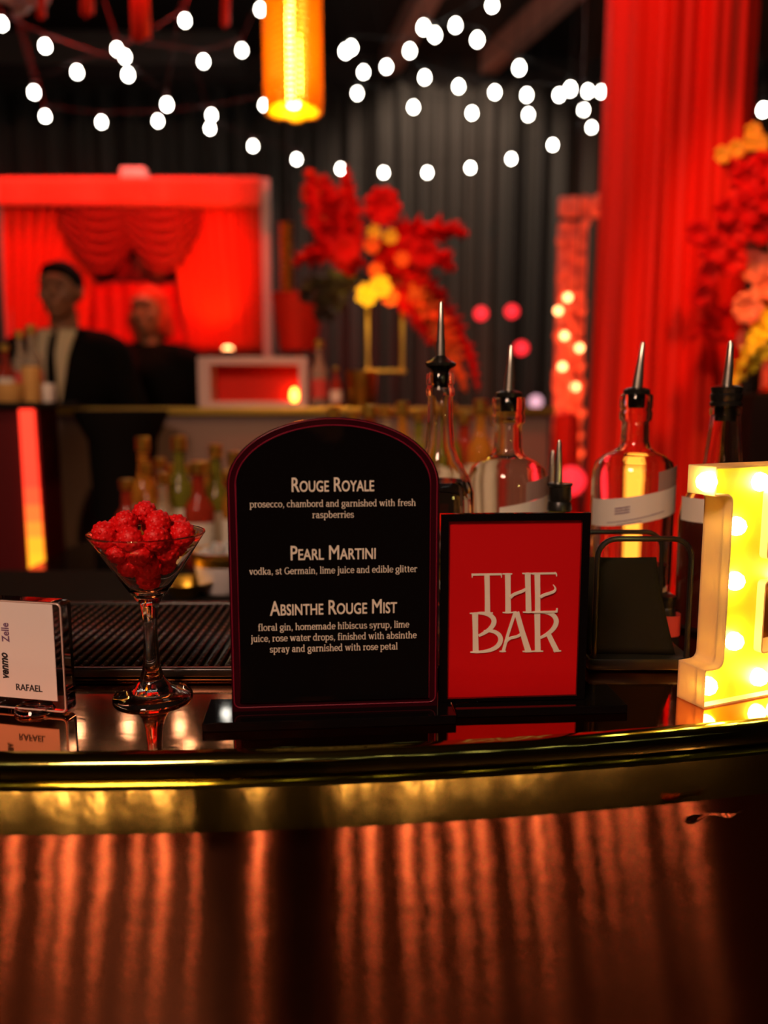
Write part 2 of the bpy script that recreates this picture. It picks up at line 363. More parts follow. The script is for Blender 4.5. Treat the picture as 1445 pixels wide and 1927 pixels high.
def berry_mesh():
    mb = MB(); n = 46
    for i in range(n):
        t = 1 - 2*(i+0.5)/n; a = i*2.39996; r = math.sqrt(1-t*t)
        k = 1.0 if t > -0.2 else 1.0 - 0.12*(-0.2-t)
        mb.ball((0.0074*r*math.cos(a)*k, 0.0074*r*math.sin(a)*k, 0.0082*t), 0.00235+0.0003*rnd.random(), 1)
    mb.ball((0, 0, 0), 0.0090, 3, (0.98, 0.98, 1.08)); return mb.mesh('raspberry', True, 60)
bmesh_ = berry_mesh(); bmesh_.materials.append(M['berry'])
spots = [(0.000, 0.001, 0.1035, 'lowest raspberry, in the tip of the cocktail glass')]
for k in range(4): spots.append((0.0138*math.cos(1.57*k+0.4), 0.0138*math.sin(1.57*k+0.4), 0.1172, ('raspberry low in the cone of the cocktail glass, ' + ('right', 'rear', 'left', 'front')[k] + ' of four')))
for k in range(6): spots.append((0.0235*math.cos(1.047*k-0.5), 0.0235*math.sin(1.047*k-0.5), 0.1310, 'raspberry in the middle layer of the glass, ' + ('front right', 'right rear', 'rear', 'rear left', 'left front', 'front')[k]))
spots.append((0.0, 0.001, 0.1315, 'raspberry in the centre of the middle layer of the glass'))
top = [(0.0325, -0.008, 0.1455, 'right at the rim, half sunk'), (0.0150, -0.0235, 0.1440, 'front right behind the rim'), (-0.006, -0.027, 0.1440, 'front centre behind the rim'),
       (-0.0310, -0.012, 0.1455, 'left at the rim, half sunk'), (-0.0245, 0.009, 0.1475, 'rear left'), (0.022, 0.013, 0.1475, 'rear right'), (-0.001, 0.024, 0.1475, 'at the back')]
for x, y, z, l in top: spots.append((x, y, z, 'raspberry in the upper layer of the glass, ' + l))
for x, y, z, l in [(-0.0145, -0.008, 0.1535, 'raspberry on the heap, left one of the top'), (0.0125, -0.009, 0.1545, 'raspberry on the heap, right one of the top'), (-0.003, 0.008, 0.1600, 'highest raspberry on the heap in the glass')]: spots.append((x, y, z, l))
for i, (x, y, z, l) in enumerate(spots):
    o = bpy.data.objects.new('raspberry', bmesh_); C.objects.link(o)
    o.location = G + Vector((x, y, z)); o.rotation_euler = (rnd.uniform(-1.3, 1.3), rnd.uniform(-1.3, 1.3), rnd.uniform(0, 6))
    o.scale = (1.12, 1.12, 1.12)
    tag(o, l, 'raspberry', 'raspberries in the cocktail glass')

# ------------------------------------------------------------------ signs (local x right, y back, z up; origin at base centre)
class Sign:
    """frame of an upright sign: maps photo points onto its face plane in local coordinates"""
    def __init__(s, px, py, yaw, z=CT, dy=0.0):
        s.o = on_z(px, py, CT); s.o.z = z; s.yaw = yaw
        s.e = Vector((math.cos(yaw), math.sin(yaw), 0)); s.n = Vector((math.sin(yaw), -math.cos(yaw), 0))
    def loc(s, px, py, off=0.0):
        p = on_plane(px, py, s.o + s.n*off, s.n) - s.o; return p.dot(s.e), p.z
def ribbon(mb, pts, dep=0.01):
    """flat stroke of varying width through (x, y, width) points, as thin solid in the x-y plane"""
    P = [Vector((p[0], p[1])) for p in pts]; n = len(P); L = []; Q = []
    for i in range(n):
        t = (P[min(i+1, n-1)]-P[max(i-1, 0)]); t.normalize(); q = Vector((-t.y, t.x)); L.append(P[i]+q*pts[i][2]/2); Q.append(P[i]-q*pts[i][2]/2)
    vs = [(p.x, p.y, dep) for p in L+Q] + [(p.x, p.y, -dep) for p in L+Q]; fs = []
    for i in range(n-1):
        fs += [(i, i+1, n+i+1, n+i), (2*n+i, 3*n+i, 3*n+i+1, 2*n+i+1), (i, 2*n+i, 2*n+i+1, i+1), (n+i, n+i+1, 3*n+i+1, 3*n+i)]
    fs += [(0, n, 3*n, 2*n), (n-1, 3*n-1, 4*n-1, 2*n-1)]; mb.add(vs, fs)
TK, TN = 1.75, 0.9
def gV(x, y0, y1): return [(x, y0, TK), (x, y1, TK)]
def gS(x0, x1, y): return [(x0, y, TN), (x1, y, TN)]
def gD(a, b, w): return [(*a, w), (*b, w)]
def gE(cx, cy, rx, ry, a0, a1, n=12):
    out = []
    for i in range(n+1):
        a = math.radians(a0+(a1-a0)*i/n); out.append((cx+rx*math.cos(a), cy+ry*math.sin(a), TN+(TK-TN)*abs(math.cos(a))**1.3))
    return out
B_, T_ = 0.47, 9.53
def arch_n(x0, x1): return [gE((x0+x1)/2+0.3, 6.2, (x1-x0)/2-0.3, 3.35, 165, 0), gV(x1, 0.4, 6.3), gS(x1-1.7, x1+1.8, B_)]
GL = {
 'a': (9.4, [gE(4.2, 7.0, 2.5, 2.6, 165, 0), gV(6.7, 1.6, 7.1), gE(4.3, 2.9, 2.9, 2.5, 85, 350), gS(6.0, 9.0, B_), gS(4.3, 6.7, 5.4)]),
 'b': (10.2, [gV(2.1, 0.4, 15), gS(0.4, 2.1, 14.5), gE(5.0, 5.0, 3.7, 4.55, -150, 150)]),
 'c': (8.9, [gE(4.9, 5.0, 3.7, 4.55, 45, 315)]),
 'd': (10.4, [gV(7.6, 0.4, 15), gS(5.9, 7.6, 14.5), gS(7.6, 9.6, B_), gE(4.8, 5.0, 3.7, 4.55, 30, 330)]),
 'e': (9.2, [gE(4.8, 5.0, 3.6, 4.55, 2, 322, 18), gS(1.6, 8.2, 5.2)]),
 'f': (6.8, [gV(2.9, 0.4, 12), gE(4.7, 12.0, 1.8, 2.6, 180, 40), gS(0.9, 5.6, T_), gS(1.0, 5.4, B_)]),
 'g': (9.8, [gE(4.6, 6.0, 3.2, 3.55, 0, 360, 20), gD((3.0, 2.6), (2.6, 1.2), 1.0), gE(4.8, -1.9, 3.6, 2.4, 0, 360, 20), gD((6.6, 8.8), (9.2, 9.5), 1.1), gD((2.6, 1.0), (6.5, 0.4), 1.2)]),
 'h': (10.6, [gV(2.1, 0.4, 15), gS(0.4, 2.1, 14.5), gS(0.4, 3.9, B_)] + arch_n(2.1, 8.0)),
 'i': (5.0, [gV(2.4, 0.4, 9.9), gS(0.6, 2.4, T_), gS(0.6, 4.3, B_), gD((1.4, 13.2), (3.4, 13.2), 2.0)]),
 'j': (5.0, [gV(2.8, -2.0, 9.9), gS(1.0, 2.8, T_), gE(0.8, -2.0, 2.0, 2.2, 0, -110), gD((1.8, 13.2), (3.8, 13.2), 2.0)]),
 'k': (10.0, [gV(2.1, 0.4, 15), gS(0.4, 2.1, 14.5), gS(0.4, 3.9, B_), gD((2.4, 4.4), (7.6, 9.4), 1.1), gD((4.2, 5.8), (8.0, 0.5), 1.9), gS(6.2, 9.2, T_), gS(6.6, 9.8, B_)]),
 'l': (5.0, [gV(2.4, 0.4, 15), gS(0.6, 2.4, 14.5), gS(0.6, 4.3, B_)]),
 'm': (15.8, [gV(2.1, 0.4, 9.9), gS(0.4, 2.1, T_), gS(0.4, 3.9, B_)] + arch_n(2.1, 7.7) + arch_n(7.7, 13.3)),
 'n': (10.6, [gV(2.1, 0.4, 9.9), gS(0.4, 2.1, T_), gS(0.4, 3.9, B_)] + arch_n(2.1, 8.0)),
 'o': (9.9, [gE(4.9, 5.0, 3.8, 4.55, 0, 360, 22)]),
 'p': (10.4, [gV(2.1, -4.6, 9.9), gS(0.4, 2.1, T_), gS(0.4, 4.0, -4.3), gE(5.2, 5.0, 3.7, 4.55, -150, 150)]),
 'r': (7.6, [gV(2.3, 0.4, 9.9), gS(0.5, 2.3, T_), gS(0.5, 4.6, B_), gE(5.2, 6.4, 2.6, 3.0, 165, 50), gD((6.5, 8.0), (6.9, 8.9), 1.5)]),
 's': (8.2, [gE(4.0, 7.2, 2.5, 2.3, 35, 270, 10), gE(4.2, 2.75, 2.8, 2.3, 90, -150, 10), gD((6.3, 7.6), (6.3, 9.6), 0.9), gD((1.3, 0.4), (1.3, 2.4), 0.9)]),
 't': (6.8, [gV(2.9, 2.4, 12.4), gS(0.9, 5.8, T_), gE(4.7, 2.4, 1.8, 2.0, 180, 310)]),
 'u': (10.6, [gV(2.3, 3.4, 9.9), gS(0.5, 2.3, T_), gE(4.9, 3.5, 2.6, 3.1, 180, 345), gV(8.0, 0.4, 9.9), gS(6.2, 8.0, T_), gS(8.0, 10.0, B_)]),
 'v': (9.6, [gD((1.9, 9.6), (4.9, 0.4), 1.9), gD((7.9, 9.6), (5.0, 0.4), 1.1), gS(0.3, 3.8, T_), gS(6.2, 9.4, T_)]),
 'w': (14.4, [gD((1.9, 9.6), (4.6, 0.4), 1.9), gD((7.2, 9.6), (4.8, 0.4), 1.1), gD((7.2, 9.6), (9.8, 0.4), 1.9), gD((12.4, 9.6), (10.0, 0.4), 1.1), gS(0.3, 3.8, T_), gS(10.8, 14.0, T_)]),
 'y': (9.8, [gD((1.9, 9.6), (5.0, 0.6), 1.9), gD((8.0, 9.6), (4.0, -3.6), 1.2), gS(0.3, 3.8, T_), gS(6.4, 9.5, T_), gD((4.2, -3.6), (1.6, -4.0), 1.2)]),
 'G': (13.0, [gE(6.6, 7.2, 5.0, 6.8, 48, 340, 20), gV(11.0, 1.2, 6.0), gS(8.2, 12.8, 6.2)]),
 ',': (4.6, [gD((1.5, 1.0), (3.3, 1.0), 1.9), gD((2.9, 0.6), (1.7, -2.6), 0.9)]), ' ': (4.8, []),
}
def slab_mb(txt):
    mb = MB(); x = 0.0; k = 0
    for ch in txt:
        w, st = GL[ch]
        for q in st: ribbon(mb, [(x+a, b, c) for a, b, c in q], 0.01+0.0002*(k % 3)); k += 1
        x += w
    return mb
def lettering(parent, sg, txt, px0, px1, pyb, capH, mtl, name, off, **k):
    """one line of text on a sign face; capH = height of a capital in photo pixels"""
    heavy = k.pop('heavy', 0)
    mb = slab_mb(txt) if k.pop('slab', False) else text_mb(txt, **k)
    if heavy:
        base = list(mb.v); fs = list(mb.f)
        for dx, dy in ((heavy, 0), (0, heavy*0.6), (heavy, heavy*0.6)): mb.add([(p[0]+dx, p[1]+dy, p[2]*(1+dx+dy)) for p in base], fs)
    x0, z0 = sg.loc(px0, pyb, off); x1, z1 = sg.loc(px1, pyb, off); zc = sg.loc((px0+px1)/2, pyb-capH, off)[1]
    zb = sg.loc((px0+px1)/2, pyb, off)[1]
    fit(mb, x0, x1, zb, (zc-zb)/(13.8 if 'body' in name else 0.728), 0, 0.0002)
    mb.v = [(p[0], -off-p[2], p[1]) for p in mb.v]
    return mb.build(name, mtl, parent, False)

# arched menu
sg = Sign(632, 1350, math.radians(4.8))
menu = thing('menu_sign', 'black arched cocktail menu with cream lettering and maroon border on black base', 'sign', sg.o, sg.yaw)
def arch(inset, pyb, n=40, off=0.0, rb=0.0):
    xl, zb = sg.loc(438+inset, pyb, off); xr, _ = sg.loc(822-inset, pyb, off)
    zs = sg.loc(630, 912, off)[1]; zt = sg.loc(635, 785+inset, off)[1]; cx = (xl+xr)/2; a = (xr-xl)/2; b = zt-zs
    pts = []
    if rb:
        for t in range(5): pts.append((xl+rb-rb*math.sin(t*PI/8), zb+rb-rb*math.cos(t*PI/8)))
        pts = list(reversed(pts))
        for t in range(5): pts.append((xr-rb+rb*math.sin(t*PI/8), zb+rb-rb*math.cos(t*PI/8)))
    else: pts += [(xl, zb), (xr, zb)]
    for t in range(n+1):
        an = PI*t/n; pts.append((cx+a*math.cos(an), zs+b*math.sin(an)))
    return pts
def plate(pts, y0, y1):
    mb = MB().prism(pts, y0, y1); mb.v = [(x, z, y) for x, y, z in mb.v]; return mb
BZ = 0.0075
op = arch(0, 1356); op = [(x, max(z, BZ)) for x, z in op]
plate(op, 0.0, 0.004).build('back_panel', M['maroon'], menu, False)
ip = arch(17, 1323, off=0.003); plate(ip, -0.003, -0.0001).build('black_panel', M['black'], menu, False)
MB().tube([(x, -0.0005, z) for x, z in arch(15, 1324, off=0.001)], 0.00055, 6, closed=True).build('inner_edge_line', M['rededge'], menu)
MB().tube([(x, -0.0002, z) for x, z in arch(3, 1333, off=0.001, rb=0.005)], 0.00050, 6, closed=True).build('outer_edge_line', M['rededge'], menu)
xl, _ = sg.loc(387, 1360); xr, _ = sg.loc(850, 1352)
MB().box(((xl+xr)/2, 0.004, BZ/2), (xr-xl, 0.052, BZ), 0.0008).build('base', M['black'], menu, False)
for t, a, b, y in (('Rouge Royale', 549, 704, 925), ('Pearl Martini', 547, 707, 1053), ('Absinthe Rouge Mist', 508, 747, 1156)):
    lettering(menu, sg, t, a, b, y, 28, M['cream'], 'heading_text', 0.0031, caps=True, heavy=0.022)
for t, a, b, y in (('prosecco, chambord and garnished with fresh', 470, 782, 953.5), ('raspberries', 588, 666, 974.5), ('vodka, st Germain, lime juice and edible glitter', 469, 785, 1079),
                   ('floral gin, homemade hibiscus syrup, lime', 486, 770, 1184), ('juice, rose water drops, finished with absinthe', 472, 784, 1204.5), ('spray and garnished with rose petal', 508, 748, 1225)):
    lettering(menu, sg, t, a, b, y, 12.2, M['cream'], 'body_text', 0.0031, slab=True)

# framed THE BAR sign
sb = Sign(968, 1333, math.radians(4.0))
bs = thing('bar_sign', 'red framed sign with cream letters reading THE BAR in a black frame', 'sign', sb.o, sb.yaw)
fl, fb = sb.loc(825, 1331); fr, ft = sb.loc(1110, 964); fb = max(fb, 0.0078)
il, ib = sb.loc(840, 1313); ir, it = sb.loc(1094, 978)
me = fill2d([[(fl, fb), (fr, fb), (fr, ft), (fl, ft)], [(il, ib), (ir, ib), (ir, it), (il, it)]], 0.003, 'frame')
me.transform(Matrix.Rotation(PI/2, 4, 'X')); obj('frame', me, M['black'], bs)
MB().box(((il+ir)/2, 0.0012, (ib+it)/2), (ir-il+0.002, 0.002, it-ib+0.002)).build('red_print', M['signred'], bs, False)
xl, _ = sb.loc(851.5, 1350); xr, _ = sb.loc(1166, 1352)
MB().box(((xl+xr)/2, 0.008, 0.0035), (xr-xl, 0.05, 0.007), 0.0008).build('base', M['black'], bs, False)
# hand-drawn display capitals: strokes (x, y, width) in the units of a close-up of the sign
K = 220/1445.0
def zl(p): return sb.loc(860+p[0]*K, 1050+p[1]*K, 0.0)
def stroke(mb, pts):
    P = [Vector(zl(p)) for p in pts]; W = [p[2]*K*0.000437/2 for p in pts]; n = len(P); L = []; Rr = []
    for i in range(n):
        t = (P[min(i+1, n-1)]-P[max(i-1, 0)]).normalized(); q = Vector((-t.y, t.x))
        L.append(P[i]+q*W[i]); Rr.append(P[i]-q*W[i])
    dp = 0.0002+0.000012*(len(mb.v) % 97); vs = [(p.x, 0.0002, p.y) for p in L+Rr] + [(p.x, -dp, p.y) for p in L+Rr]; fs = []
    for i in range(n-1):
        fs += [(i, i+1, n+i+1, n+i), (2*n+i, 3*n+i, 3*n+i+1, 2*n+i+1), (i, 2*n+i, 2*n+i+1, i+1), (n+i, n+i+1, 3*n+i+1, 3*n+i)]
    fs += [(0, n, 3*n, 2*n), (n-1, 3*n-1, 4*n-1, 2*n-1)]
    mb.add(vs, fs)
def bez(a, b, c, d, w0, w1, w2=None, n=14):
    out = []
    for i in range(n+1):
        t = i/n; s = 1-t
        w = (w0*s+w1*t) if w2 is None else (w0*s*s + 2*w2*s*t + w1*t*t)
        out.append((s**3*a[0]+3*s*s*t*b[0]+3*s*t*t*c[0]+t**3*d[0], s**3*a[1]+3*s*s*t*b[1]+3*s*t*t*c[1]+t**3*d[1], w))
    return out
def foot(mb, x0, x1, y, h=22): stroke(mb, [(x0, y, h*0.6), ((x0+x1)/2, y, h), (x1, y, h*0.6)])
LT = {k: MB() for k in ('T', 'H', 'E', 'B', 'A', 'R')}
t = LT['T']; stroke(t, [(178, 205, 26), (550, 200, 26)]); stroke(t, [(190, 195, 16), (184, 242, 8)]); stroke(t, [(545, 195, 16), (548, 242, 8)]); stroke(t, [(368, 205, 66), (372, 430, 62), (375, 680, 66)]); foot(t, 330, 440, 678)
h = LT['H']; stroke(h, [(625, 195, 70), (628, 430, 66), (630, 675, 70)]); foot(h, 560, 680, 196); foot(h, 562, 690, 673); stroke(h, [(870, 190, 70), (876, 430, 66), (882, 670, 70)]); foot(h, 805, 930, 190); foot(h, 812, 940, 668); stroke(h, bez((655, 490), (700, 420), (800, 430), (855, 375), 34, 34))
e = LT['E']; stroke(e, [(990, 190, 70), (994, 430, 66), (995, 670, 66)]); stroke(e, [(930, 192, 24), (1215, 188, 24)]); stroke(e, bez((1205, 182), (1228, 185), (1228, 205), (1228, 226), 22, 10)); stroke(e, [(930, 668, 22), (1235, 660, 22)]); stroke(e, [(1225, 668, 22), (1232, 618, 16)]); stroke(e, bez((1025, 485), (1080, 420), (1280, 440), (1185, 330), 30, 12, 40, 20))
b = LT['B']; stroke(b, [(222, 680, 74), (225, 900, 66), (230, 1165, 74)]); foot(b, 155, 300, 682); stroke(b, bez((240, 682), (480, 660), (560, 830), (265, 960), 22, 30, 96, 24)); stroke(b, bez((330, 905), (600, 850), (640, 1165), (240, 1158), 24, 24, 92, 26)); foot(b, 162, 320, 1162, 24)
a = LT['A']; stroke(a, [(690, 680, 40), (735, 672, 30)]); stroke(a, [(712, 680, 38), (630, 930, 36), (570, 1150, 40)]); foot(a, 522, 602, 1152); stroke(a, [(735, 668, 62), (800, 900, 66), (880, 1155, 76)]); foot(a, 808, 940, 1152); stroke(a, bez((600, 1040), (650, 950), (740, 1000), (790, 930), 32, 32))
r = LT['R']; stroke(r, [(990, 670, 74), (992, 900, 68), (996, 1155, 72)]); foot(r, 930, 1062, 1150); stroke(r, bez((1010, 672), (1250, 640), (1330, 850), (1025, 985), 22, 30, 96, 24)); stroke(r, [(1115, 915, 60), (1170, 1030, 64), (1230, 1150, 66)]); foot(r, 1185, 1282, 1146)
lt = MB()
for k, mb in LT.items():
    q = 0.0003
    lt.add([(x, y-q, z) for x, y, z in mb.v], mb.f)
lt.build('sign_lettering', M['cream'], bs, False)

# payment card in a clear acrylic stand
sp = Sign(58, 1341, math.radians(-12))
ps = thing('card_stand', 'clear acrylic stand holding a pale payment card, beside the cocktail glass', 'card stand', sp.o, sp.yaw)
cl, cb = sp.loc(-16, 1330); cr, ctp = sp.loc(116, 1134); rr = 0.004
def rrect(x0, x1, z0, z1, r, n=5):
    pts = []
    for cx, cz, a0 in ((x1-r, z1-r, 0), (x0+r, z1-r, PI/2), (x0+r, z0+r, PI), (x1-r, z0+r, 1.5*PI)):
        pts += [(cx+r*math.cos(a0+PI/2*i/n), cz+r*math.sin(a0+PI/2*i/n)) for i in range(n+1)]
    return pts
plate(rrect(cl, cr, cb, ctp, rr), 0.0, 0.012).build('acrylic_block', M['acrylic'], ps, True, 40)
MB().lathe([(0.0, 0.0004), (0.0165, 0.0004), (0.0175, 0.002), (0.016, 0.0045), (0.012, cb+0.0002), (0.0, cb+0.0002)], 32, (sp.loc(60, 1338)[0], 0.006, 0)).build('foot', M['acrylic'], ps)
kl, kb = sp.loc(-9, 1309); kr, kt = sp.loc(99, 1137)
MB().box(((kl+kr)/2, -0.0005, (kb+kt)/2), (kr-kl, 0.0006, kt-kb)).build('payment_card', M['card'], ps, False)
MB().tube([(x, -0.0006, z) for x, z in rrect(cl+0.0012, cr-0.0012, cb+0.0012, ctp-0.0012, rr)], 0.0007, 6, closed=True).build('edge_glint', M['edgeglint'], ps)  # pale pink bead paints the light gathered along the acrylic edge
lettering(ps, sp, 'RAFAEL', 31, 80, 1300.5, 12.5, M['ink'], 'name_text', 0.0009, heavy=0.03)
def side_text(txt, pyb, pyt, pxb, pxt, mtl, **k):
    """lettering that runs upwards, its baseline on the right"""
    mb = text_mb(txt, **k); mb2 = MB(); xs = [p[0] for p in mb.v]; ys = [p[1] for p in mb.v]
    z0 = sp.loc(pxb, pyb)[1]; z1 = sp.loc(pxb, pyt)[1]; xb = sp.loc(pxb, pyb)[0]; xt = sp.loc(pxt, pyb)[0]
    sx = (z1-z0)/(max(xs)-min(xs)); sy = (xb-xt)/max(ys)
    mb2.add([(xb-p[1]*sy, -0.0009-(0.0002 if p[2] > 0 else 0), z0+(p[0]-min(xs))*sx) for p in mb.v], mb.f)
    return mb2.build('payment_text', mtl, ps, False)
side_text('venmo', 1276, 1228, 18, 7.5, M['ink'], bold=0.03, shear=0.25)
side_text('Zelle', 1208, 1172, 19, 5.5, M['ink2'], bold=0.015)

# rubber bar mat
mt0 = on_z(60, 1285, CT); my0, my1 = 0.722, 0.975; mx0, mx1 = -0.62, 0.16
mm = MB()
mm.box(((mx0+mx1)/2, (my0+my1)/2, CT+0.0028), (mx1-mx0, my1-my0, 0.005), 0.001)
for (c, d) in ((((mx0+mx1)/2, my0+0.004, CT+0.0062), (mx1-mx0, 0.008, 0.012)), (((mx0+mx1)/2, my1-0.004, CT+0.0062), (mx1-mx0, 0.008, 0.012)),
               ((mx0+0.004, (my0+my1)/2, CT+0.0062), (0.008, my1-my0, 0.012)), ((mx1-0.004, (my0+my1)/2, CT+0.0062), (0.008, my1-my0, 0.012))):
    mm.box(c, d, 0.002)
x = mx0+0.014
while x < mx1-0.012:
    mm.box((x, (my0+my1)/2, CT+0.0078), (0.0046, my1-my0-0.018, 0.0052), 0.0014, 1)
    y = my0+0.014
    while y < my1-0.012:
        mm.ball((x, y, CT+0.0098), 0.0023, 1, (1, 1, 0.6)); y += 0.0125
    x += 0.0098
tag(mm.build('bar_mat', M['rubber'], None, True, 50), 'black ridged rubber bar mat on the brass counter behind the cocktail glass', 'bar mat')

# ------------------------------------------------------------------ marquee letter B with bulbs
LA = math.radians(23.5); LO = on_z(1322, 1334, CT); LO.z = CT
letter = thing('marquee_letter', 'glowing yellow marquee letter with white bulbs at the right end of the counter', 'light sign', LO, LA)
sl = Sign(1322, 1334, LA)
def lz(py): return sl.loc(1322, py)[1]
ztop = lz(880); zs1 = lz(936); zs0 = lz(1262); sx = 0.0195; hx0 = 0.0640
def rc(pts, r, n=5):
    """rounds the corners of a closed loop"""
    out = []; m = len(pts)
    for i in range(m):
        p = Vector(pts[i][:2]); a = (Vector(pts[i-1][:2])-p); b = (Vector(pts[(i+1) % m][:2])-p)
        q = min(pts[i][2] if len(pts[i]) > 2 else r, a.length*0.49, b.length*0.49)
        p0 = p+a.normalized()*q; p1 = p+b.normalized()*q
        for k in range(n+1):
            t = k/n; out.append(tuple(p0*(1-t)**2 + p*2*t*(1-t) + p1*t*t))
    return out
Wd = 0.158
outl = rc([(0, 0, .001), (Wd-0.012, 0, .04), (Wd, ztop*0.26, .03), (Wd-0.006, ztop*0.47, .02), (Wd-0.016, ztop*0.54, .004), (Wd-0.010, ztop*0.62, .02), (Wd-0.012, ztop*0.80, .03), (Wd-0.022, ztop, .04),
           (0, ztop, .001), (0, zs1, .001), (sx, zs1, .008), (sx, zs0, .008), (0, zs0, .001)], 0.002, 6)
h1 = rc([(hx0, lz(1063)), (0.112, lz(1063), .016), (0.112, lz(932), .016), (hx0, lz(932))], 0.003)
h2 = rc([(hx0, lz(1246)), (0.118, lz(1246), .02), (0.118, lz(1112), .02), (hx0, lz(1112))], 0.003)
LD = 0.030
def wall(loops, y0, y1, th):
    mb = MB()
    for lp in loops:
        n = len(lp); A = sum(lp[i][0]*lp[(i+1) % n][1]-lp[(i+1) % n][0]*lp[i][1] for i in range(n)); sgn = 1 if A > 0 else -1
        if lp is not loops[0]: sgn = -sgn
        inn = []
        for i in range(n):
            t = (Vector(lp[(i+1) % n])-Vector(lp[i-1])).normalized(); inn.append((lp[i][0]-t.y*th*sgn, lp[i][1]+t.x*th*sgn))
        vs = [(x, y0, z) for x, z in lp] + [(x, y1, z) for x, z in lp] + [(x, y0, z) for x, z in inn] + [(x, y1, z) for x, z in inn]
        fs = []
        for i in range(n):
            j = (i+1) % n; fs += [(i, j, n+j, n+i), (2*n+i, 3*n+i, 3*n+j, 2*n+j), (i, 2*n+i, 2*n+j, j), (n+i, n+j, 3*n+j, 3*n+i)]
        mb.add(vs, fs)
    return mb
loops = [outl, h1, h2]
def inset(lp, th, hole):
    n = len(lp); A = sum(lp[i][0]*lp[(i+1) % n][1]-lp[(i+1) % n][0]*lp[i][1] for i in range(n)); g = (1 if A > 0 else -1)*(-1 if hole else 1); out = []
    for i in range(n):
        t = (Vector(lp[(i+1) % n])-Vector(lp[i-1])).normalized(); out.append((lp[i][0]-t.y*th*g, lp[i][1]+t.x*th*g))
    return out
inl = [inset(outl, 0.0004, False), inset(h1, 0.0004, True), inset(h2, 0.0004, True)]
wall(loops, 0.0, LD, 0.0016).build('side_wall', M['plast'], letter, True, 40)
me = fill2d(inl, 0.0006, 'back_plate'); me.transform(Matrix.Translation((0, LD-0.0008, 0)) @ Matrix.Rotation(PI/2, 4, 'X')); obj('back_plate', me, M['plast'], letter)
me = fill2d(inl, 0.0006, 'light_panel'); me.transform(Matrix.Translation((0, 0.0085, 0)) @ Matrix.Rotation(PI/2, 4, 'X')); obj('light_panel', me, M['yellow'], letter)
bl = [sl.loc(1340, 908), sl.loc(1441, 908), sl.loc(1396, 992), sl.loc(1393, 1096), sl.loc(1391, 1210), sl.loc(1341, 1295), sl.loc(1437, 1278)]
bl += [(0.092, bl[1][1]), (0.128, ztop*0.88), (0.135, ztop*0.70), (0.118, ztop*0.55), (0.085, ztop*0.52), (0.140, ztop*0.38), (0.142, ztop*0.2), (0.122, ztop*0.09), (0.090, bl[6][1])]
bm_ = MB().ball((0, 0, 0), 0.0082, 2, (1, 1.05, 1)).mesh('bulb'); bm_.materials.append(M['bulbw'])
for x, z in bl:
    o = bpy.data.objects.new('bulb', bm_); C.objects.link(o); o.parent = letter; o.location = (x, 0.0060, z); o['label'] = 'white lit bulb'

# ------------------------------------------------------------------ bottles with pour spouts on the bar
def zat(py, Y): return at(722, py, Y).z - CT
def pourer(parent, top, r, lean=0.0, spout=0.046, cap=0.020, flange=False, rot=0.0):
    p = MB(); c = [(0.0, top-0.016), (r*0.62, top-0.016), (r*0.66, top-0.001), (r*0.98, top-0.0005), (r*1.0, top+cap*0.55), (r*0.85, top+cap*0.75), (r*0.45, top+cap), (0.0, top+cap)]
    if flange: c = [(0.0, top-0.016), (r*0.62, top-0.016), (r*0.66, top), (r*0.8, top+0.003), (r*1.28, top+0.007), (r*1.30, top+0.010), (r*0.7, top+0.014), (r*0.4, top+cap), (0.0, top+cap)]
    po = MB().lathe(c, 28).build('pour_collar', M['wire'], parent)
    a = Vector((0, 0, top+cap-0.004)); dx = Vector((math.sin(lean)*math.cos(rot), math.sin(lean)*math.sin(rot), math.cos(lean)))
    path = [a + dx*spout*t for t in (0, 0.25, 0.6, 0.97, 1.0)]
    MB().tube(path, [r*0.42, r*0.38, r*0.27, r*0.17, r*0.10], 14).build('pour_spout', M['chrome'], po); return po
def glass_bottle(name, label, loc, prof, wall=0.0022, level=None, liquid=None, n=48, gmat=None):
    """prof: outer profile from the base up; the inside is an offset of it"""
    t = thing(name, label, 'bottle', loc)
    inn = [(max(r-wall, 0.001), z) for r, z in prof if z > 0.006]
    inn = [(0.0, 0.007), (max(prof[1][0]-wall-0.003, .002), 0.007)] + inn
    full = [(0.0, 0.0015), (prof[0][0]*0.8, 0.0)] + prof + list(reversed(inn))
    full = full[:2] + prof + [(inn[-1][0], prof[-1][1])] + list(reversed(inn))[1:]
    MB().lathe(full, n).build('glass_body', gmat or M['glass'], t, True, 50)
    if level:
        lp = [(0.0, 0.0072)]
        for i, (r, z) in enumerate(inn[1:]):
            if z < level: lp.append((r+0.0002, z))
            else:
                r0, z0 = inn[i]; f = (level-z0)/(z-z0) if z > z0 else 0; lp.append((r0+(r-r0)*f+0.0002, level)); break
        lp.append((0.0, level)); MB().lathe(lp, n).build('liquid', liquid or M['liquor'], t, True, 50)
    return t
def band(r, z0, z1, a0, a1, tilt, zoff=0.0, n=24, th=0.0004):
    """label wrapped round a bottle from angle a0 to a1 (front is -90 degrees), edges rising to the right by tilt"""
    mb = MB(); vs = []; fs = []
    for i in range(n+1):
        a = a0+(a1-a0)*i/n; dz = tilt*math.cos(a)
        for rr_, zz in ((r, z0), (r+th, z0), (r+th, z1), (r, z1)): vs.append((rr_*math.cos(a), rr_*math.sin(a), zz+dz))
    for i in range(n):
        for j in range(4): k = (j+1) % 4; fs.append((i*4+j, i*4+k, (i+1)*4+k, (i+1)*4+j))
    fs += [(0, 1, 2, 3), (n*4+3, n*4+2, n*4+1, n*4)]; return mb.add(vs, fs)
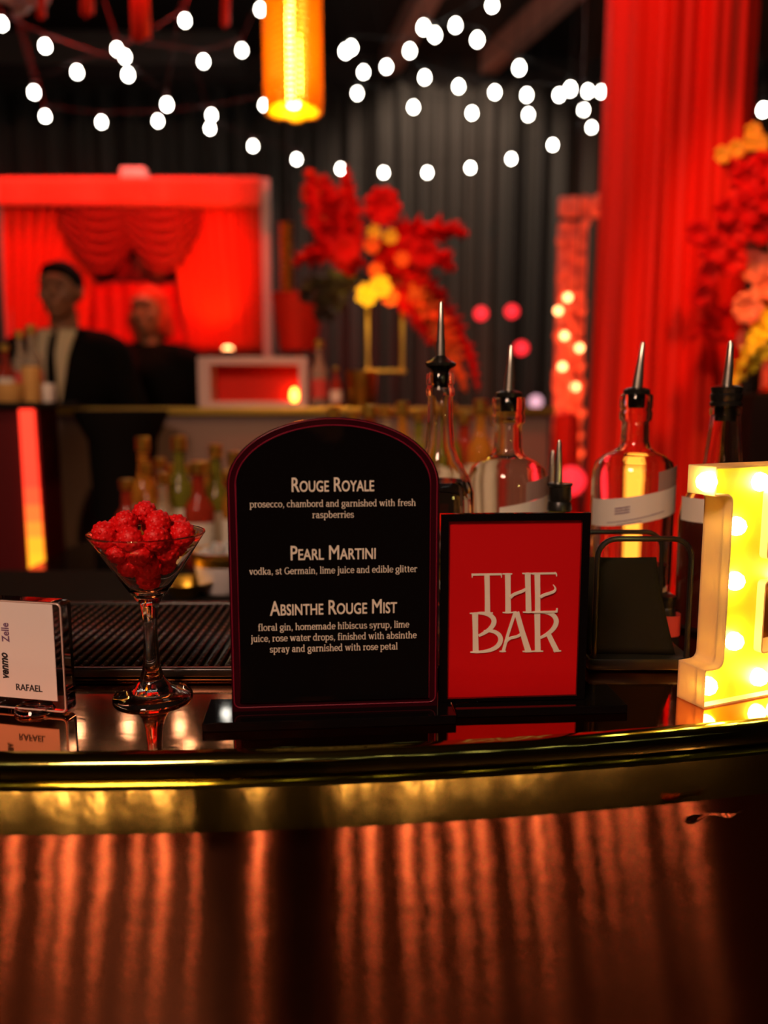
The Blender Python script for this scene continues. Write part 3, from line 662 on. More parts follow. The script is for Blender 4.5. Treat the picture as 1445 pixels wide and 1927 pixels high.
# B1 tall clear bottle behind the menu
Y1 = 0.885; p1 = at(826, 1000, Y1); q = Y1/F
zt = zat(702, Y1); k1 = zat(850, Y1); k0 = zat(925, Y1)
b1 = glass_bottle('liquor_bottle', 'tall clear bottle with long neck and black pourer behind the arched menu', (p1.x, Y1, CT+0.0004),
    [(0.033, 0.0), (0.0372, 0.003), (0.0375, k0-0.02), (0.0370, k0), (0.031, k0+0.018), (0.0215, k1-0.010), (0.0160, k1+0.006), (0.0140, k1+0.03), (0.0134, zt-0.026), (0.0152, zt-0.024), (0.0152, zt-0.017), (0.0138, zt-0.0155), (0.0138, zt-0.013), (0.0150, zt-0.012), (0.0150, zt-0.002), (0.0135, zt)], level=zat(905, Y1))
pourer(b1, zt, 0.0128, 0.0, 0.060, 0.018, True)
# B2, B3: round-shouldered clear gin bottles
def gin(label, px, Y, pyt, pysh, lv, lean, rad):
    p = at(px, 1000, Y); zt = zat(pyt, Y); zs = zat(pysh, Y)
    t = glass_bottle('gin_bottle', label, (p.x, Y, CT+0.0004), [(rad*0.92, 0.0), (rad, 0.004), (rad, zs-0.030), (rad*0.985, zs-0.020), (rad*0.91, zs-0.008), (rad*0.72, zs-0.0005), (rad*0.50, zs+0.004), (0.0185, zs+0.008), (0.0160, zs+0.016), (0.0152, zt-0.032), (0.0182, zt-0.029), (0.0188, zt-0.022), (0.0175, zt-0.018), (0.0185, zt-0.014), (0.0185, zt-0.002), (0.0165, zt)], 0.0024, lv)
    pourer(t, zt, 0.0150, lean, 0.055, 0.008); return t
b2 = gin('round-shouldered clear bottle with pale label behind the red framed sign', 952, 0.945, 748, 868, 0.12, 0.03, 0.0465)
b3 = gin('round-shouldered clear bottle with slanted pale label above the black napkin caddy', 1187, 0.95, 742, 856, 0.045, 0.09, 0.0470)
for t, Y, px, ya, yb in ((b2, 0.945, 952, 950, 1000), (b3, 0.95, 1187, 930, 982)):
    za, zb = zat(yb, Y-0.04), zat(ya, Y-0.04)
    band(0.0474, za, zb, -PI*(0.97 if t is b3 else 0.60), -PI*0.03, 0.009).build('paper_label', M['label'], t, True, 50)
    band(0.0474, zb+0.0005, zb+0.022, -PI*0.40, -PI*0.10, 0.009, n=14).build('tab_label', M['tab'], t, True, 50)
    if t is b2: continue
    ln = MB()
    for j, (w, dz) in enumerate(((0.16, 0.013), (0.16, 0.010), (0.16, 0.007))):
        ln.v += []; m_ = band(0.0480, za+dz+0.008, za+dz+0.0092, -PI*0.72, -PI*(0.72-w*0.7), 0.012, n=6, th=0.0002); ln.add(m_.v, m_.f)
    for dz, a_, b_ in ((0.010, -0.78, -0.34), (0.0065, -0.70, -0.52)):
        m_ = band(0.0480, za+dz-0.004, za+dz-0.0033, PI*a_, PI*b_, 0.012, n=10, th=0.0002); ln.add(m_.v, m_.f)
    ln.build('label_print', M['ink2'], t, False)
# B4 tapered bottle of dark syrup behind the letter
Y4 = 0.90; p4 = at(1352, 1000, Y4); zt = zat(772, Y4); k0 = zat(950, Y4)
b4 = glass_bottle('syrup_bottle', 'tapered clear bottle of dark syrup standing behind the glowing letter', (p4.x, Y4, CT+0.0004),
    [(0.038, 0.0), (0.0425, 0.004), (0.0430, k0-0.02), (0.0405, k0), (0.026, zat(905, Y4)), (0.0200, zat(870, Y4)), (0.0160, zat(800, Y4)), (0.0150, zt-0.006), (0.0165, zt-0.005), (0.0165, zt+0.002), (0.0150, zt+0.003)], level=zat(965, Y4), liquid=M['syrup'])
MB().lathe([(0.0, zt-0.012), (0.011, zt-0.012), (0.012, zt+0.0032), (0.0165, zt+0.004), (0.0168, zt+0.008), (0.0150, zt+0.009), (0.0165, zt+0.012), (0.0168, zt+0.017), (0.0150, zt+0.018), (0.0162, zt+0.021), (0.0165, zt+0.0245), (0.009, zt+0.027), (0.0, zt+0.027)], 28).build('ringed_stopper', M['wire'], b4)
MB().tube([(0.0, 0, zt+0.025), (0.001, 0, zt+0.045), (0.0015, 0, zt+0.070), (0.001, 0, zt+0.074)], [0.0058, 0.0048, 0.0032, 0.0015], 14).build('pour_spout', M['chrome'], b4)
band(0.0434, zat(985, Y4-0.03), zat(940, Y4-0.03), -PI*0.98, -PI*0.3, 0.0).build('paper_label', M['label'], b4)
# small dark bottles
def small_bottle(label, px, Y, capt, capb, r, tip=None, spx=0, gm='blackm'):
    p = at(px, 1000, Y); zt, zb = zat(capt, Y), zat(capb, Y)
    t = thing('small_bottle', label, 'bottle', (p.x, Y, CT))
    MB().lathe([(0.0, 0.0), (r*1.5, 0.0), (r*1.6, 0.004), (r*1.6, zb-0.025), (r*1.3, zb-0.010), (r*0.95, zb-0.002), (r*0.92, zb)], 28).build('bottle_body', M[gm], t)
    MB().lathe([(0.0, zb-0.002), (r*0.8, zb-0.002), (r*1.05, zb+0.0005), (r*1.0, zb+0.008), (r*0.90, zb+0.010), (r*1.0, zb+0.012), (r*0.97, zt-0.004), (r*1.08, zt-0.003), (r*1.08, zt-0.0005), (r*0.5, zt), (0, zt)], 28).build('black_collar', M['wire'], t)
    if tip:
        L = zat(tip, Y)-zt
        MB().tube([(spx, 0, zt-0.004), (spx, 0, zt+L*0.4), (spx, 0, zt+L*0.9), (spx, 0, zt+L)], [0.0048, 0.0040, 0.0026, 0.0014], 12).build('pour_spout', M['chrome'], t)
    return t
small_bottle('small dark bottle with black collar and steel spout behind the red framed sign', 1051, 0.87, 908, 960, 0.0125, 828, -0.002, 'bottle_gr')
small_bottle('small bottle with a steel spout between two round-shouldered bottles, mostly hidden', 1036, 1.00, 912, 950, 0.0105, 848, 0, 'bottle_gr')
sb1 = small_bottle('squat dark bitters bottle with cream neck band behind the napkin caddy', 1230, 0.875, 1060, 1100, 0.0145, gm='blackm')
MB().lathe([(0.0236, 0.028), (0.0238, 0.028), (0.0238, 0.045), (0.0236, 0.045)], 28, closed=True).build('paper_label', M['label'], sb1)
MB().lathe([(0.0150, zat(1103, 0.875)-0.004), (0.0162, zat(1103, 0.875)-0.004), (0.0162, zat(1103, 0.875)+0.001), (0.0150, zat(1103, 0.875)+0.001)], 28, closed=True).build('neck_band', M['label'], sb1)
sb2 = small_bottle('small dark bottle with red label beside the napkin caddy', 1262, 0.835, 1120, 1160, 0.0085, gm='blackm')
MB().lathe([(0.0138, 0.012), (0.0140, 0.012), (0.0140, 0.034), (0.0138, 0.034)], 24, closed=True).build('paper_label', M['labelr'], sb2)

# napkin caddy
cx0 = at(1116, 1262, 0.752); cx1 = at(1290, 1262, 0.752)
cad = thing('napkin_caddy', 'black wire napkin caddy with two hoops beside the red framed sign', 'caddy', (0, 0, 0))
def hoop(x0, x1, Y, z1, r=0.018, z0=CT+0.012):
    pts = [(x0, Y, z0), (x0, Y, z1-r)] + [(x0+r-r*math.cos(a*PI/12), Y, z1-r+r*math.sin(a*PI/12)) for a in range(1, 6)] + [(x0+r, Y, z1)]
    pts += [(x1-r, Y, z1)] + [(x1-r+r*math.sin(a*PI/12), Y, z1-r+r*math.cos(a*PI/12)) for a in range(1, 6)] + [(x1, Y, z1-r), (x1, Y, z0)]
    return MB().tube(pts, 0.0026, 10)
zf = at(1200, 1014, 0.752).z; zr = at(1180, 1001, 0.845).z
hoop(cx0.x, cx1.x, 0.752, zf).build('wire_hoop', M['wire'], cad)
hoop(at(1078, 1000, 0.845).x, at(1247, 1000, 0.845).x, 0.845, zr).build('wire_hoop', M['wire'], cad)
MB().box(((cx0.x+cx1.x)/2, 0.800, CT+0.007), (cx1.x-cx0.x+0.012, 0.105, 0.012), 0.003).build('tray', M['wire'], cad, True, 40)
nx0 = at(1100, 1150, 0.775).x; nx1 = at(1228, 1150, 0.775).x; nz = at(1160, 1042, 0.79).z
for k in range(5):
    def fn(u, v, k=k):
        w = nx1-nx0; x = nx0 + u*w*(1.0+0.28*(1-v)**1.4*u); z = CT+0.0135 + v*(nz-CT-0.0135-0.002*k) - 0.008*(1-u)*(1-v)*0
        y = 0.762+0.0085*k + 0.010*v + 0.0015*math.sin(4*u+k+3*v)
        return (x, y, z)
    o = MB().grid(fn, 14, 14).build('paper_napkin', M['napkin'], None, True, thick=0.003)
    tag(o, ('front', 'second', 'middle', 'fourth', 'rear')[k] + ' dark folded napkin standing in the wire caddy', 'napkin', 'napkins in the wire caddy')

# ------------------------------------------------------------------ back bar behind the round bar
def box_thing(name, label, cat, c, d, m, bev=0.005, group=None):
    return tag(MB().box(c, d, bev).build(name, m, None, False), label, cat, group)
bb = thing('back_bar', 'brown panelled back bar with a thin gold edge below the red stage', 'back bar', (-0.5, 3.15, 0))
MB().box((0, 0, 0.625), (2.2, 0.30, 1.25), 0.006).build('panel_body', M['panel'], bb, False)
MB().box((0, 0, 1.262), (2.24, 0.34, 0.022), 0.004).build('shelf_top', M['blackm'], bb, False)
MB().box((0, -0.172, 1.262), (2.24, 0.008, 0.024), 0.002).build('gold_edge', M['gold'], bb, False)
# low island that carries the spirits
isl = thing('bottle_island', 'dark low island carrying rows of gold capped spirits', 'counter', (-0.14, 2.2, 0))
MB().box((0, 0, 0.44), (1.38, 0.62, 0.88), 0.006).build('cabinet_body', M['blackm'], isl, False)
MB().box((0, 0, 0.8935), (1.42, 0.66, 0.025), 0.004).build('island_top', M['black'], isl, False)
IZ = 0.907
ris = box_thing('bottle_riser', 'dark step on the island lifting the right hand spirits', 'riser', (0.11, 2.33, IZ+0.045), (0.74, 0.26, 0.088), M['blackm'])
kinds = {}
def spirit(kind, body, cap, lab, rad, h, nk):
    t = thing('spirit_bottle', 'spirit bottle', 'bottle', (0, 0, -5))
    MB().lathe([(0, 0), (rad*0.95, 0), (rad, 0.004), (rad, h*0.52), (rad*0.9, h*0.58), (rad*0.45, h*0.68), (nk, h*0.74), (nk*0.92, h*0.9), (nk*1.1, h*0.905), (nk*1.1, h*0.93), (0, h*0.93)], 20).build('glass_body', M[body], t)
    MB().lathe([(nk*1.02, h*0.885), (nk*1.25, h*0.885), (nk*1.25, h*0.995), (nk*1.1, h), (0, h), (0, h*0.935), (nk*1.02, h*0.935)], 18).build('cap', M[cap], t)
    MB().lathe([(rad*1.002, h*0.14), (rad*1.02, h*0.14), (rad*1.02, h*0.42), (rad*1.002, h*0.42)], 20, closed=True).build('paper_label', M[lab], t)
    kinds[kind] = [t, False]
spirit('amber', 'bottle_am', 'gold', 'label', 0.036, 0.30, 0.014)
spirit('green', 'bottle_gr', 'gold', 'label', 0.035, 0.29, 0.014)
spirit('pale', 'bottle_cl', 'gold', 'labelr', 0.034, 0.28, 0.015)
spirit('red', 'bottle_rd', 'gold', 'label', 0.038, 0.26, 0.016)
def put(kind, x, y, z, label, group, sc=1.0):
    t, used = kinds[kind]
    if not used: o = t; kinds[kind][1] = True; o.location = (x, y, z); o['label'] = label; o['group'] = group
    else: o = dup(t, (x, y, z), 0, label, group)
    o.scale = (sc, sc, sc); return o
ords = ['first', 'second', 'third', 'fourth', 'fifth', 'sixth', 'seventh', 'eighth', 'ninth', 'tenth', 'eleventh', 'twelfth', 'thirteenth', 'fourteenth']
left_row = sorted([(268, 822, 'amber'), (300, 862, 'pale'), (336, 820, 'green'), (372, 868, 'red'), (405, 836, 'green'), (440, 850, 'amber'), (238, 918, 'red'), (268+8, 900, 'amber'), (307, 906, 'pale'), (325, 898, 'green'), (356, 914, 'pale'), (388, 900, 'amber'), (424, 922, 'red'), (455, 910, 'pale')])
HT = {'amber': .30, 'green': .29, 'pale': .28, 'red': .26}
ycyc = [1.955, 2.115, 2.035, 2.195]
for i, (px, py, k) in enumerate(left_row):
    Y = ycyc[i % 4]; p = at(px, py, Y); put(k, p.x, Y, IZ, k+' spirit bottle, gold cap, '+ords[i]+' from left in the group left of the menu', 'spirits left of the menu', min(1.08, max(0.8, (p.z-IZ)/HT[k])))
right = [(628, 768, 'amber'), (664, 772, 'green'), (695, 762, 'red'), (726, 764, 'pale'), (757, 756, 'amber'), (788, 772, 'green'), (846, 758, 'green'), (874, 776, 'red'), (905, 752, 'amber'), (934, 778, 'pale')]
for i, (px, py, k) in enumerate(right):
    Y = 2.275 + 0.09*(i % 2); p = at(px, py, Y); z = IZ+0.0895; put(k, p.x, Y, z, k+' spirit bottle, gold cap, '+ords[i]+' from left in the row behind the spouts', 'spirits behind the pour spouts', (p.z-z)/{'amber': .30, 'green': .29, 'pale': .28, 'red': .26}[k])
# ice bucket and dish at the inner side of the bar
well = box_thing('service_shelf', 'dark service shelf along the inner side of the round bar', 'shelf', (-0.28, 1.52, 0.935), (1.3, 0.34, 0.03), M['suit'])
tag(well, kind='thing')
lg = MB()
for sx_ in (-0.85, 0.29): lg.box((sx_, 1.52, 0.4595), (0.05, 0.28, 0.919), 0.004)
lg.build('support', M['blackm'], well, False)
p = at(422, 1140, 1.5); ib = thing('ice_bucket', 'gold rimmed ice bucket heaped with ice between the cocktail glass and the menu', 'ice bucket', (p.x, 1.5, 0.9505))
MB().lathe([(0, 0), (0.040, 0), (0.044, 0.004), (0.056, 0.066), (0.059, 0.068), (0.059, 0.074), (0.054, 0.072), (0.041, 0.008), (0, 0.008)], 32).build('bucket_body', M['white'], ib)
MB().lathe([(0.0535, 0.052), (0.0575, 0.066), (0.0600, 0.068), (0.0600, 0.078), (0.0555, 0.078)], 32, closed=True).build('gold_rim', M['gold'], ib)
ic = MB()
for k in range(22):
    a = rnd.uniform(0, 6.28); r = 0.038*math.sqrt(rnd.random()); ic.box((r*math.cos(a), r*math.sin(a), 0.066+0.014*(1-r/0.04)+rnd.uniform(0, .008)), (0.018, 0.018, 0.018), 0.003, 1, Matrix.Rotation(rnd.uniform(0, 3), 3, (rnd.random(), rnd.random(), 1)))
tag(ic.build('ice_cubes', M['ice'], ib, True, 30), kind='stuff')
p = at(352, 1138, 1.46); tag(MB().lathe([(0, 0), (0.022, 0), (0.024, 0.003), (0.048, 0.026), (0.050, 0.028), (0.047, 0.027), (0.022, 0.006), (0, 0.006)], 32, (p.x, 1.46, 0.9505)).build('brass_dish', M['gold']), 'small shallow brass dish beside the ice bucket', 'dish')
# left side: pillar-like cabinet with a lit red edge, glassware on top
lc = thing('side_cabinet', 'dark red cabinet with a glowing red edge strip at the left, glassware on top', 'cabinet', (-1.28, 2.5, 0))
x1 = at(44, 900, 2.36).x+1.28
MB().box((x1-0.30, 0, 0.6385), (0.60, 0.28, 1.277), 0.004).build('cabinet_body', M['cabred'], lc, False)
MB().box((x1-0.29, 0, 1.2865), (0.70, 0.32, 0.018), 0.004).build('cabinet_top', M['blackm'], lc, False)
zt_, zm_, zb_ = at(60, 770, 2.36).z, at(60, 960, 2.36).z, at(60, 1092, 2.36).z
x2 = at(60, 900, 2.36).x+1.28; w2 = 26*2.36/F
LEDC = [((1.0, 0.035, 0.015), 2.4)]*3+[((1.0, 0.05, 0.015), 2.6), ((1.0, 0.09, 0.015), 2.6), ((1.0, 0.16, 0.015), 2.4), ((1.0, 0.27, 0.012), 2.2), ((1.0, 0.34, 0.012), 2.0)]
zt_ = min(zt_, 1.277); zc_ = [zt_+(zb_-zt_)*q for q in (0, 0.15, 0.3, 0.45, 0.55, 0.65, 0.74, 0.84, 1.0)]
for q in range(8): MB().box((x2+0.0004*q, -0.148, (zc_[q]+zc_[q+1])/2), (w2*(1+0.015*q), 0.012, zc_[q]-zc_[q+1]-0.0006), 0.001).build('led_segment', glow('led_glow', *LEDC[q]), lc, False)
MB().box((x2+0.006, -0.139, 0.6385), (w2*1.2, 0.006, 1.277), 0.001).build('strip_backing', M['cabred'], lc, False)
def tumbler(name, label, px, pyt, Y, r, m, cat, taper=1.15, z=1.296):
    p = at(px, pyt, Y); h = p.z-z
    return tag(MB().lathe([(0, 0), (r*0.9, 0), (r*0.95, 0.003), (r*taper, h), (r*taper*0.93, h), (r*0.88, 0.006), (0, 0.006)], 24, (p.x, Y, z)).build(name, M[m]), label, cat)
tumbler('tan_cup', 'squat tan cup in front at the left edge of the cabinet top', 18, 722, 2.40, 0.040, 'tan', 'cup', 1.05)
tumbler('tan_canister', 'tall tan canister, right one on the cabinet with the glowing edge', 58, 690, 2.42, 0.026, 'tan', 'canister', 1.0)
tumbler('frosted_glass', 'small frosted tumbler beside the tan canister on the cabinet', 88, 722, 2.46, 0.022, 'white', 'glass', 1.1)
for i, (px, py, Y, k, l) in enumerate(((8, 648, 2.55, 'red', 'red bottle with gold cap at the left edge of the picture on the cabinet'), (36, 622, 2.58, 'pale', 'pale bottle with gold cap, middle one on the cabinet'), (58, 612, 2.55, 'pale', 'pale bottle with gold cap nearest the man in the suit'))):
    p = at(px, py, Y); put(k, p.x, Y, 1.296, l, 'bottles on the side cabinet', (p.z-1.296)/{'amber': .30, 'green': .29, 'pale': .28, 'red': .26}[k])

# ------------------------------------------------------------------ people
def remesh(mb, name, voxel, smooth=4):
    me = mb.mesh(name+'_raw', False); o = bpy.data.objects.new(name, me); C.objects.link(o)
    m = o.modifiers.new('r', 'REMESH'); m.mode = 'VOXEL'; m.voxel_size = voxel; m.use_smooth_shade = True
    s = o.modifiers.new('s', 'SMOOTH'); s.factor = 0.5; s.iterations = smooth
    out = evaluated_mesh(o, name); bpy.data.objects.remove(o); bpy.data.meshes.remove(me)
    for p in out.polygons: p.use_smooth = True
    return out
def limb(mb, pts):
    """tapering limb through (x, y, z, r) points with rounded joints"""
    for a, b in zip(pts[:-1], pts[1:]):
        pa, pb = Vector(a[:3]), Vector(b[:3]); n = 5
        mb.tube([pa.lerp(pb, i/n) for i in range(n+1)], [a[3]+(b[3]-a[3])*i/n for i in range(n+1)], 14)
        mb.ball(pa, a[3], 2); mb.ball(pb, b[3], 2)
def head_into(mb, c, turn=0.0, tilt=0.0):
    R = Matrix.Rotation(turn, 3, 'Z') @ Matrix.Rotation(tilt, 3, 'Y')
    def b(p, r, sc): mb.ball(Vector(c)+R @ Vector(p), r, 3, sc, R)
    b((0, 0.012, 0.025), 0.092, (0.84, 1.06, 0.98)); b((0, -0.018, -0.030), 0.070, (0.86, 0.98, 1.12)); b((0, -0.052, -0.082), 0.030, (1.15, 0.85, 0.8))
    b((0, -0.088, 0.045), 0.03, (1.7, 0.5, 0.5)); b((0, -0.098, -0.008), 0.015, (0.8, 1.0, 1.5)); b((0, -0.108, -0.022), 0.012, (1.2, 1, 0.8))
    b((0, -0.088, -0.052), 0.013, (1.9, 0.6, 0.45)); b((0, -0.086, -0.062), 0.013, (1.6, 0.6, 0.45))
    for s in (-1, 1):
        b((s*0.040, -0.072, -0.020), 0.022, (1, 0.7, 0.9)); b((s*0.079, 0.012, 0.0), 0.026, (0.3, 0.7, 1.15)); b((s*0.032, -0.084, 0.014), 0.013, (1.1, 0.6, 0.7))
def hand_into(mb, w, d, side, palm_n, curl=0.35, fist=False):
    """palm, four fingers and a thumb leaving the side of the palm; w wrist, d direction of the fingers, palm_n palm normal"""
    w = Vector(w); d = Vector(d).normalized(); n = Vector(palm_n).normalized(); s = d.cross(n).normalized()*side
    mb.ball(w+d*0.045, 0.030, 2, (1, 1, 1)); limb(mb, [(*(w), 0.026), (*(w+d*0.05+s*0.012), 0.020)]); limb(mb, [(*(w), 0.026), (*(w+d*0.05-s*0.018), 0.020)])
    for k, (off, ln) in enumerate(((0.028, 0.072), (0.009, 0.082), (-0.010, 0.076), (-0.028, 0.060))):
        p = w+d*0.078+s*off; q = d.copy(); L = ln/3; pts = [(*p, 0.0098)]
        for j in range(3):
            q = (q*math.cos(curl)+n*math.sin(curl)).normalized(); p = p+q*L; pts.append((*p, 0.0092-0.0011*j))
        limb(mb, pts)
    p = w+d*0.028+s*0.028; q = (d*0.6+s*0.7+n*0.25).normalized(); pts = [(*p, 0.0135)]
    for j in range(2): p = p+q*0.036; pts.append((*p, 0.0115-0.0015*j)); q = (q+d*0.5+n*0.25).normalized()
    limb(mb, pts)
def person(name_label, loc, rz, H, arms, skin='skin', turn=0.0, tilt=0.0, hair='short', hmat='hair', shirt=False, lean=0.0, legs=None, fine=0.008):
    """arms: two lists [elbow, wrist, finger direction, palm normal], figure faces -y, left hand side is +x"""
    k = H/1.75; root = thing('person', name_label, 'person', loc, rz); root.scale = (k, k, k)
    lx = lean; hc = (lx*1.25, -0.02, 1.625); sk = MB(); neck = [(lx, 0.012, 1.44, 0.058), (lx*1.15, 0.0, 1.55, 0.054)]
    head_into(sk, hc, turn, tilt); limb(sk, neck)
    tor = [(0, 0, 0.93), (0, 0, 1.08), (lx*.5, 0, 1.22), (lx*.8, 0, 1.36)]
    def torso(mb, g):
        mb.ball((0, 0, 0.95), 0.15+g, 3, (1.12, 0.80, 0.85)); mb.ball((lx*.3, 0, 1.09), 0.135+g, 3, (1.10, 0.78, 1.1)); mb.ball((lx*.7, 0, 1.27), 0.155+g, 3, (1.15, 0.80, 1.1))
        limb(mb, [(lx-0.155, 0.01, 1.405, 0.062+g), (lx, 0.01, 1.415, 0.075+g), (lx+0.155, 0.01, 1.405, 0.062+g)])
    torso(sk, 0)
    J = legs or [((-0.095, 0, 0.90), (-0.105, -0.012, 0.49), (-0.11, 0.015, 0.085)), ((0.095, 0, 0.90), (0.105, -0.012, 0.49), (0.11, 0.015, 0.085))]
    for hp, kn, an in J: limb(sk, [(*hp, 0.088), (*kn, 0.056), (an[0], an[1], an[2]+0.02, 0.042)]); limb(sk, [(an[0], an[1]+0.02, 0.045, 0.040), (an[0], an[1]-0.15, 0.035, 0.030)])
    jk = MB(); torso(jk, 0.014)
    jk.ball((0, 0, 0.90), 0.165, 3, (1.10, 0.82, 0.9))
    for s, (el, wr, fd, pn) in zip((-1, 1), arms):
        sh = (lx+s*0.185, 0.01, 1.395); limb(sk, [(*sh, 0.054), (*el, 0.042), (*wr, 0.028)]); hand_into(sk, wr, fd, s, pn)
        cuff = Vector(el).lerp(Vector(wr), 0.90); limb(jk, [(*sh, 0.072), (*el, 0.058), (*cuff, 0.044)])
    obj('body', remesh(sk, 'body', fine), M[skin], root)
    obj('jacket', remesh(jk, 'jacket', 0.012), M['suit'], root)
    tr = MB()
    for hp, kn, an in J: limb(tr, [(*hp, 0.106), (*kn, 0.074), (an[0], an[1], an[2]+0.01, 0.066)])
    tr.ball((0, 0, 0.92), 0.16, 3, (1.08, 0.80, 0.7)); obj('trousers', remesh(tr, 'trousers', 0.012), M['suit'], root)
    for hp, kn, an in J:
        sh_ = MB(); limb(sh_, [(an[0], an[1]+0.03, 0.050, 0.049), (an[0], an[1]-0.05, 0.048, 0.047), (an[0], an[1]-0.165, 0.038, 0.037)]); sh_.v = [(x, y, max(z, 0.001)) for x, y, z in sh_.v]; sh_.build('shoe', M['black'], root)
    R = Matrix.Rotation(turn, 3, 'Z') @ Matrix.Rotation(tilt, 3, 'Y'); hm = MB()
    if hair == 'short':
        hm.ball(Vector(hc)+R @ Vector((0, 0.022, 0.040)), 0.096, 3, (0.87, 1.04, 0.92), R)
        hm.v = [v for v in hm.v]; hm.ball(Vector(hc)+R @ Vector((0, -0.045, 0.088)), 0.045, 2, (1.25, 0.8, 0.5), R)
    else:
        hm.ball(Vector(hc)+R @ Vector((0, 0.020, 0.035)), 0.094, 3, (0.88, 1.05, 1.0), R)
        for i in range(16):
            a = -0.35+i*(PI+0.7)/15; q = Vector((0.070*math.cos(a), 0.02+0.075*math.sin(a), 0.02)); e_ = Vector((0.074*math.cos(a), 0.02+0.07*math.sin(a), -0.11-0.03*math.sin(3*i)))
            hm.tube([Vector(hc)+R @ (q.lerp(e_, t)+Vector((0.012*math.sin(5*t+i), 0.01*math.cos(4*t+i), 0))) for t in (0, .2, .4, .6, .8, 1)], [0.022, 0.024, 0.024, 0.022, 0.018, 0.008], 8)
    obj('hair', remesh(hm, 'hair', 0.010, 2), M[hmat], root)
    for s in (-1, 1): MB().ball(Vector(hc)+R @ Vector((s*0.032, -0.0895, 0.015)), 0.0085, 2, (1.2, 0.55, 0.7), R).build('eye', M['ink'], root)
    if shirt:
        def front(x, z): return -0.136 - 0.012*(1-(z-1.27)**2*10) + abs(x)*0.28
        s_ = MB()
        for s in (-1, 1):
            def fn(u, v, s=s):
                z = 1.475-v*0.32; x = s*(0.012+u*(0.062*(1-v)**0.8)); return (x, front(x, z)+0.05*max(0, (z-1.36)/0.11)**1.5, z)
            s_.grid(fn, 8, 16)
        s_.build('shirt_front', M['shirt'], root, thick=0.014)
        tk = MB(); tk.grid(lambda u, v: ((u-0.5)*(0.022+0.030*v), front(0, 1.455-v*0.34)+0.045*max(0, (1.455-v*0.34-1.36)/0.11)**1.5-0.012, 1.455-v*0.34), 4, 14); tk.build('tie', M['suit'], root, thick=0.008)
    return root
rest = lambda s: [(s*0.27, 0.03, 1.13), (s*0.24, -0.16, 0.98), (-s*0.2, -0.9, -0.3), (-s*0.8, 0.1, -0.2)]
pm = at(117, 560, 3.62)
person('person in a dark suit, cream shirt and tie, standing behind the brown back bar', (pm.x, 3.62, 0), 0.02, 1.89, [rest(-1), rest(1)], 'skin', 0.0, 0.0, 'short', 'hair', True)
pw = at(290, 800, 4.17)
person('person in black with red-lit shoulder-length hair, standing to the right of the suited person', (pw.x, 4.17, 0), 0.10, 1.86, [rest(-1), rest(1)], 'skin', -0.25, 0.0, 'long', 'hair2')
pd = at(234, 900, 2.74); pz_ = at(234, 772, 2.74).z
tag(MB().lathe([(0, 0), (0.115, 0), (0.108, 0.3), (0.100, 0.9), (0.112, pz_-0.10), (0.150, pz_-0.02), (0.150, pz_), (0, pz_)], 28, (pd.x, 2.74, 0)).build('black_draped_stand', M['suit']), 'tall black draped stand in front of the brown back bar, left of the spirits', 'stand')

# the photographer, seen only as dark legs mirrored in the bar front
ph = person('person in dark clothes holding a phone, mirrored as two dark legs in the bar front', (-0.12, -0.52, 0), PI, 1.74, [[(-0.24, -0.22, 1.16), (-0.155, -0.43, 1.262), (0.55, -0.4, 0.75), (1, 0, 0.1)], [(0.24, -0.22, 1.16), (0.075, -0.43, 1.262), (-0.3, -0.4, 0.8), (-1, 0, 0.1)]], 'skin2')

# ------------------------------------------------------------------ red stage behind the bar
SY = 5.2
def sp_(px, py): return at(px, py, SY)
stg = thing('red_stage', 'red curtained stage backdrop with ruffled coral valance and pale posts', 'stage backdrop', (0, SY, 0))
xl_, xr_ = sp_(4, 400).x, sp_(500, 400).x; ztp = sp_(250, 338).z; zbt = sp_(400, 668).z
for x in (xl_, xr_): MB().box((x, 0.0, ztp/2), (0.055, 0.06, ztp), 0.006).build('post', M['post'], stg, False)
MB().box(((xl_+xr_)/2, 0, ztp-0.03), (xr_-xl_, 0.06, 0.05), 0.006).build('top_rail', M['post'], stg, False)
MB().box(((xl_+xr_)/2, 0.02, zbt/2), (xr_-xl_-0.06, 0.05, zbt), 0.006).build('skirt_panel', M['blackm'], stg, False)
def vfn(u, v):
    x = xl_+0.02+u*(xr_-xl_-0.04); d = 0.155+0.022*abs(math.sin(u*PI*26)); return (x, -0.07-0.018*math.sin(u*2*PI*52)-0.02*v, ztp-0.005-v*d)
MB().grid(vfn, 420, 6).build('ruffled_valance', M['redpale'], stg, True, 80, thick=0.003)
def cur(x0, x1, xt0, xt1):
    def fn(u, v):
        a = x0+(x1-x0)*u; b = xt0+(xt1-xt0)*u; t = v**1.5; x = a*(1-t)+b*t
        return (x, -0.03-0.022*math.sin(u*9*2*PI+0.6*math.sin(3*v))-0.012*math.sin(u*17*2*PI), zbt+0.01+v*(ztp-zbt-0.05))
    return MB().grid(fn, 150, 18)
cl0, cl1 = sp_(16, 600).x, sp_(165, 600).x; cr0, cr1 = sp_(355, 600).x, sp_(494, 600).x; mid = (xl_+xr_)/2
cur(cl0, cl1, xl_+0.03, mid-0.10).build('curtain', M['stagered'], stg, True, 80, thick=0.003)
cur(cr0, cr1, mid+0.16, xr_-0.03).build('curtain', M['stagered'], stg, True, 80, thick=0.003)
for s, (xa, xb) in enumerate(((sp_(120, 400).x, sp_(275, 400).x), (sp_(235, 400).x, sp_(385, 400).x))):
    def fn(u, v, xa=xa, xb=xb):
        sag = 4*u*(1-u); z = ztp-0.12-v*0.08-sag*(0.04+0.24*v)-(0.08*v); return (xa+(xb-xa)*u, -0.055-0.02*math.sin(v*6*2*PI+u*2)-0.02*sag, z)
    MB().grid(fn, 40, 48).build('swag', M['swagred'], stg, True, 80, thick=0.003)
